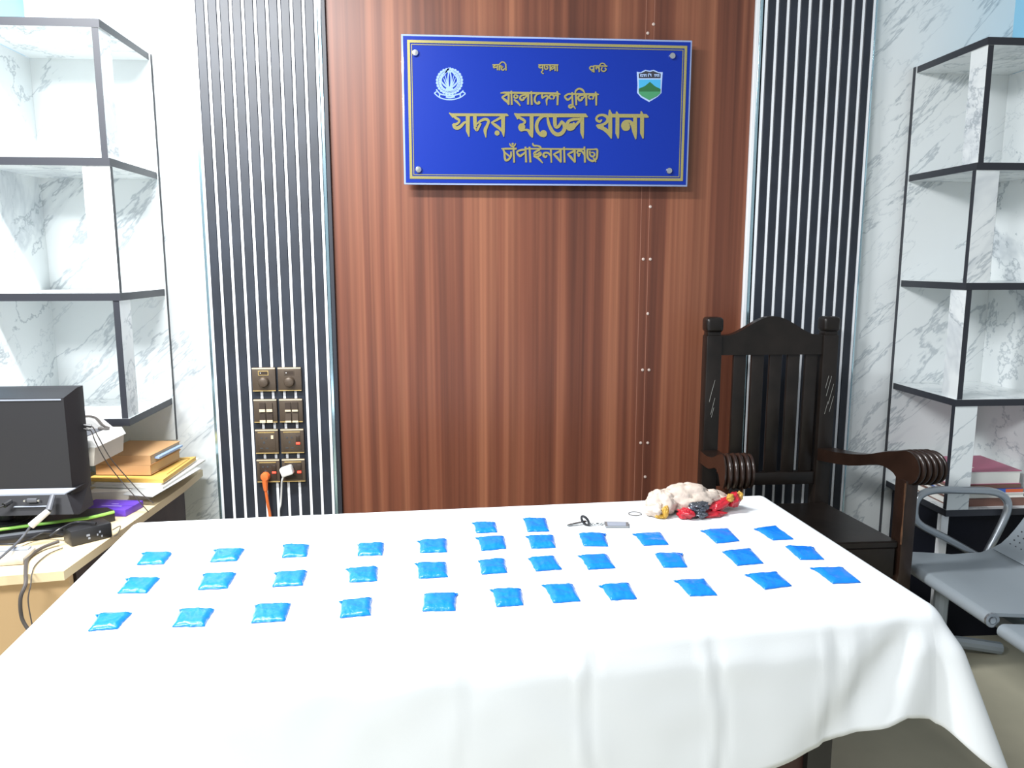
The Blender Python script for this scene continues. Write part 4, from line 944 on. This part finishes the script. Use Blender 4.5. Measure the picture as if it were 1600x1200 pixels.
A = m.grid(lambda u, v: f(u, v, 1), 12, 8); B = m.grid(lambda u, v: f(u, v, 0), 12, 8)
for j in range(8):
    for s_ in (0, 12): m.face([A[s_][j], A[s_][j+1], B[s_][j+1], B[s_][j]])
for i in range(12):
    for s_ in (0, 8): m.face([A[i][s_], A[i+1][s_], B[i+1][s_], B[i][s_]])
te = thing('manila_envelope', 'yellow manila envelope under the two tan books', 'envelope', (-0.98, -0.17, ze)); ev = m.build('envelope_body', YEL, te)
m = MB(); m.tube([f(0.80, 0.90, 1)+Vector((0, 0, 0.001)), f(0.95, 0.90, 1)+Vector((0, 0, 0.001)), f(0.95, 0.20, 1)+Vector((0, 0, 0.001))], 0.0009, 5, smooth=False); m.build('flap_crease', mat('envelope_crease', (0.42, 0.24, 0.05), 0.6), te)
zk = ze+0.0135
for i, lab in enumerate(('lower tan covered book of two on the yellow envelope', 'upper tan covered book with pale blue tab on the yellow envelope')):
    w, dep, h = 0.170, 0.20, 0.0305
    tb = thing('tan_book', lab, 'book', (-0.99, -0.18, zk), group='two tan books on the envelope')
    Mb = Matrix.Translation((-1.086+0.002*i, -0.268, 0)) @ Matrix.Rotation(R(-6.5), 4, 'Z')
    m = MB(); m.box(0.003, w-0.003, 0.002, dep-0.002, zk+0.002, zk+h-0.002, 0, 0, Mb); m.build('pages', mat('aged_pages', (0.62, 0.48, 0.30), 0.8), tb)
    m = MB(); m.box(0, w, 0, dep, zk+0.0003, zk+0.0022, 0, 0, Mb); m.box(0, w, 0, dep, zk+h-0.0022, zk+h-0.0003, 0, 0, Mb); m.box(0, w, -0.002, 0.0015, zk+0.0003, zk+h-0.0003, 0, 0, Mb); m.build('cover', TAN, tb)
    if i == 1: m = MB(); m.box(w-0.004, w+0.012, 0.03, dep-0.01, zk+0.013, zk+0.019, 0, 0, Mb); m.build('blue_tab', BLUEP, tb)
    zk += h
t = thing('purple_box', 'flat purple card box with pale lettering on the desk by the monitor', 'box', (-0.965, -0.455, DZ))
Mp = Matrix.Translation((-0.968, -0.452, 0)) @ Matrix.Rotation(R(-10), 4, 'Z')
m = MB(); m.box(-0.075, 0.070, -0.048, 0.040, zq, DZ+0.020, 0, 0.001, Mp); m.build('carton', PURPLE, t)
m = MB(); m.box(-0.02, 0.04, -0.020, -0.014, DZ+0.0202, DZ+0.0206, 0, 0, Mp); m.box(0.0, 0.02, -0.002, 0.003, DZ+0.0202, DZ+0.0206, 0, 0, Mp); m.build('printed_line', mat('pale_violet', (0.42, 0.34, 0.80), 0.5), t)
# black tray and adapter under the monitor, with a green piped sleeve
t = thing('laptop_sleeve', 'black laptop sleeve with bright green piping under the monitor', 'sleeve', (-1.12, -0.62, DZ))
SQ = [Vector((-1.34, -0.755, 0)), Vector((-1.065, -0.632, 0)), Vector((-1.005, -0.605, 0)), Vector((-0.965, -0.590, 0)), Vector((-0.922, -0.545, 0)), Vector((-0.955, -0.515, 0)), Vector((-1.34, -0.575, 0))]
m = MB(); m.prism(SQ, lambda p, k: Vector((p.x, p.y, zq+0.0295*k))); m.build('sleeve_body', BLKG, t)
m = MB(); m.tube([p + Vector((0, -0.004, DZ+0.027)) for p in SQ[:5]], 0.0042, 8); m.build('piping', GREEN, t)
t = thing('plastic_tray', 'long black plastic tray lying in front of the green piped sleeve', 'tray', (-1.15, -0.7, DZ))
Mt = Matrix.Translation((-1.13, -0.698, 0)) @ Matrix.Rotation(R(22), 4, 'Z')
m = MB(); m.box(-0.20, 0.135, -0.018, 0.018, zq, DZ+0.018, 0, 0.004, Mt); m.build('tray_body', BLKG, t)
m = MB(); m.box(-0.19, 0.125, -0.010, 0.010, DZ+0.0175, DZ+0.0205, 0, 0.001, Mt); m.build('tray_lip', GREYP, t)
t = thing('power_adapter', 'black power adapter box at the desk edge by the white cloth', 'adapter', (-0.93, -0.69, DZ))
Ma = Matrix.Translation((-0.927, -0.688, 0)) @ Matrix.Rotation(R(43), 4, 'Z')
m = MB(); m.box(-0.052, 0.046, -0.028, 0.028, zq, DZ+0.040, 0, 0.004, Ma); m.build('case', BLKG, t)
m = MB()
for dx, dz, w in ((-0.012, 0.020, 0.008), (-0.010, 0.012, 0.005), (0.010, 0.016, 0.003), (0.016, 0.022, 0.004), (0.020, 0.010, 0.003)): m.box(dx-w/2, dx+w/2, -0.0287, -0.0278, DZ+dz-0.002, DZ+dz+0.003, 0, 0, Ma)
m.build('printed_mark', GREYS, t)
# pale keyboard end
t = thing('keyboard', 'end of a pale beige keyboard at the left front of the desk', 'keyboard', (-1.2, -0.83, DZ))
Mk = Matrix.Translation((-1.005, -0.835, 0)) @ Matrix.Rotation(R(6), 4, 'Z')
m = MB(); m.box(-0.40, 0.0, -0.02, 0.055, zq, DZ+0.018, 0, 0.004, Mk); m.build('key_tray', IVORY, t)
m = MB(); m.box(-0.40, -0.008, 0.030, 0.053, DZ+0.0175, DZ+0.022, 0, 0.002, Mk); m.build('rear_ridge', GREYS, t)
P = [atz(92, 846, DZ+0.012), atz(66, 856, DZ+0.008), atz(44, 872, DZ+0.006), atz(40, 890, DZ+0.006), aty(40, 912, -0.945), aty(32, 935, -0.96), aty(34, 965, -0.96), aty(45, 985, -0.96)]
cable('adapter_cord', P, 0.0042, CABLE, 'thick grey cord hanging over the front edge of the cream desk', 'cord')
P = [atz(98, 856, DZ+0.003), atz(75, 866, DZ+0.003), atz(56, 882, DZ+0.003), atz(50, 896, DZ+0.004), aty(48, 914, -0.940), aty(44, 940, -0.952), aty(52, 985, -0.955)]
cable('side_cord', P, 0.0014, CABLE, 'thin brown cord beside the thick grey one over the desk front', 'cord')
P = [atz(176, 828, DZ+0.016), atz(188, 822, DZ+0.010), atz(184, 834, DZ+0.003), atz(178, 838, DZ+0.003)]
cable('wire_loop', P, 0.0013, CABLE, 'small brown wire loop beside the black adapter end', 'wire')
for P, lab in (([atz(100, 836, DZ+0.016), atz(70, 832, DZ+0.020), atz(48, 842, DZ+0.010), atz(20, 850, DZ+0.012), atz(-30, 850, DZ+0.012)], 'black cord snaking left from the adapter along the tray'),
               ([atz(150, 818, DZ+0.046), atz(120, 816, DZ+0.047), atz(95, 826, DZ+0.044), atz(78, 838, DZ+0.03)], 'black cord coiled over the top of the power adapter')):
    cable('black_cord', P, 0.0032, BLKG, lab, 'cord')
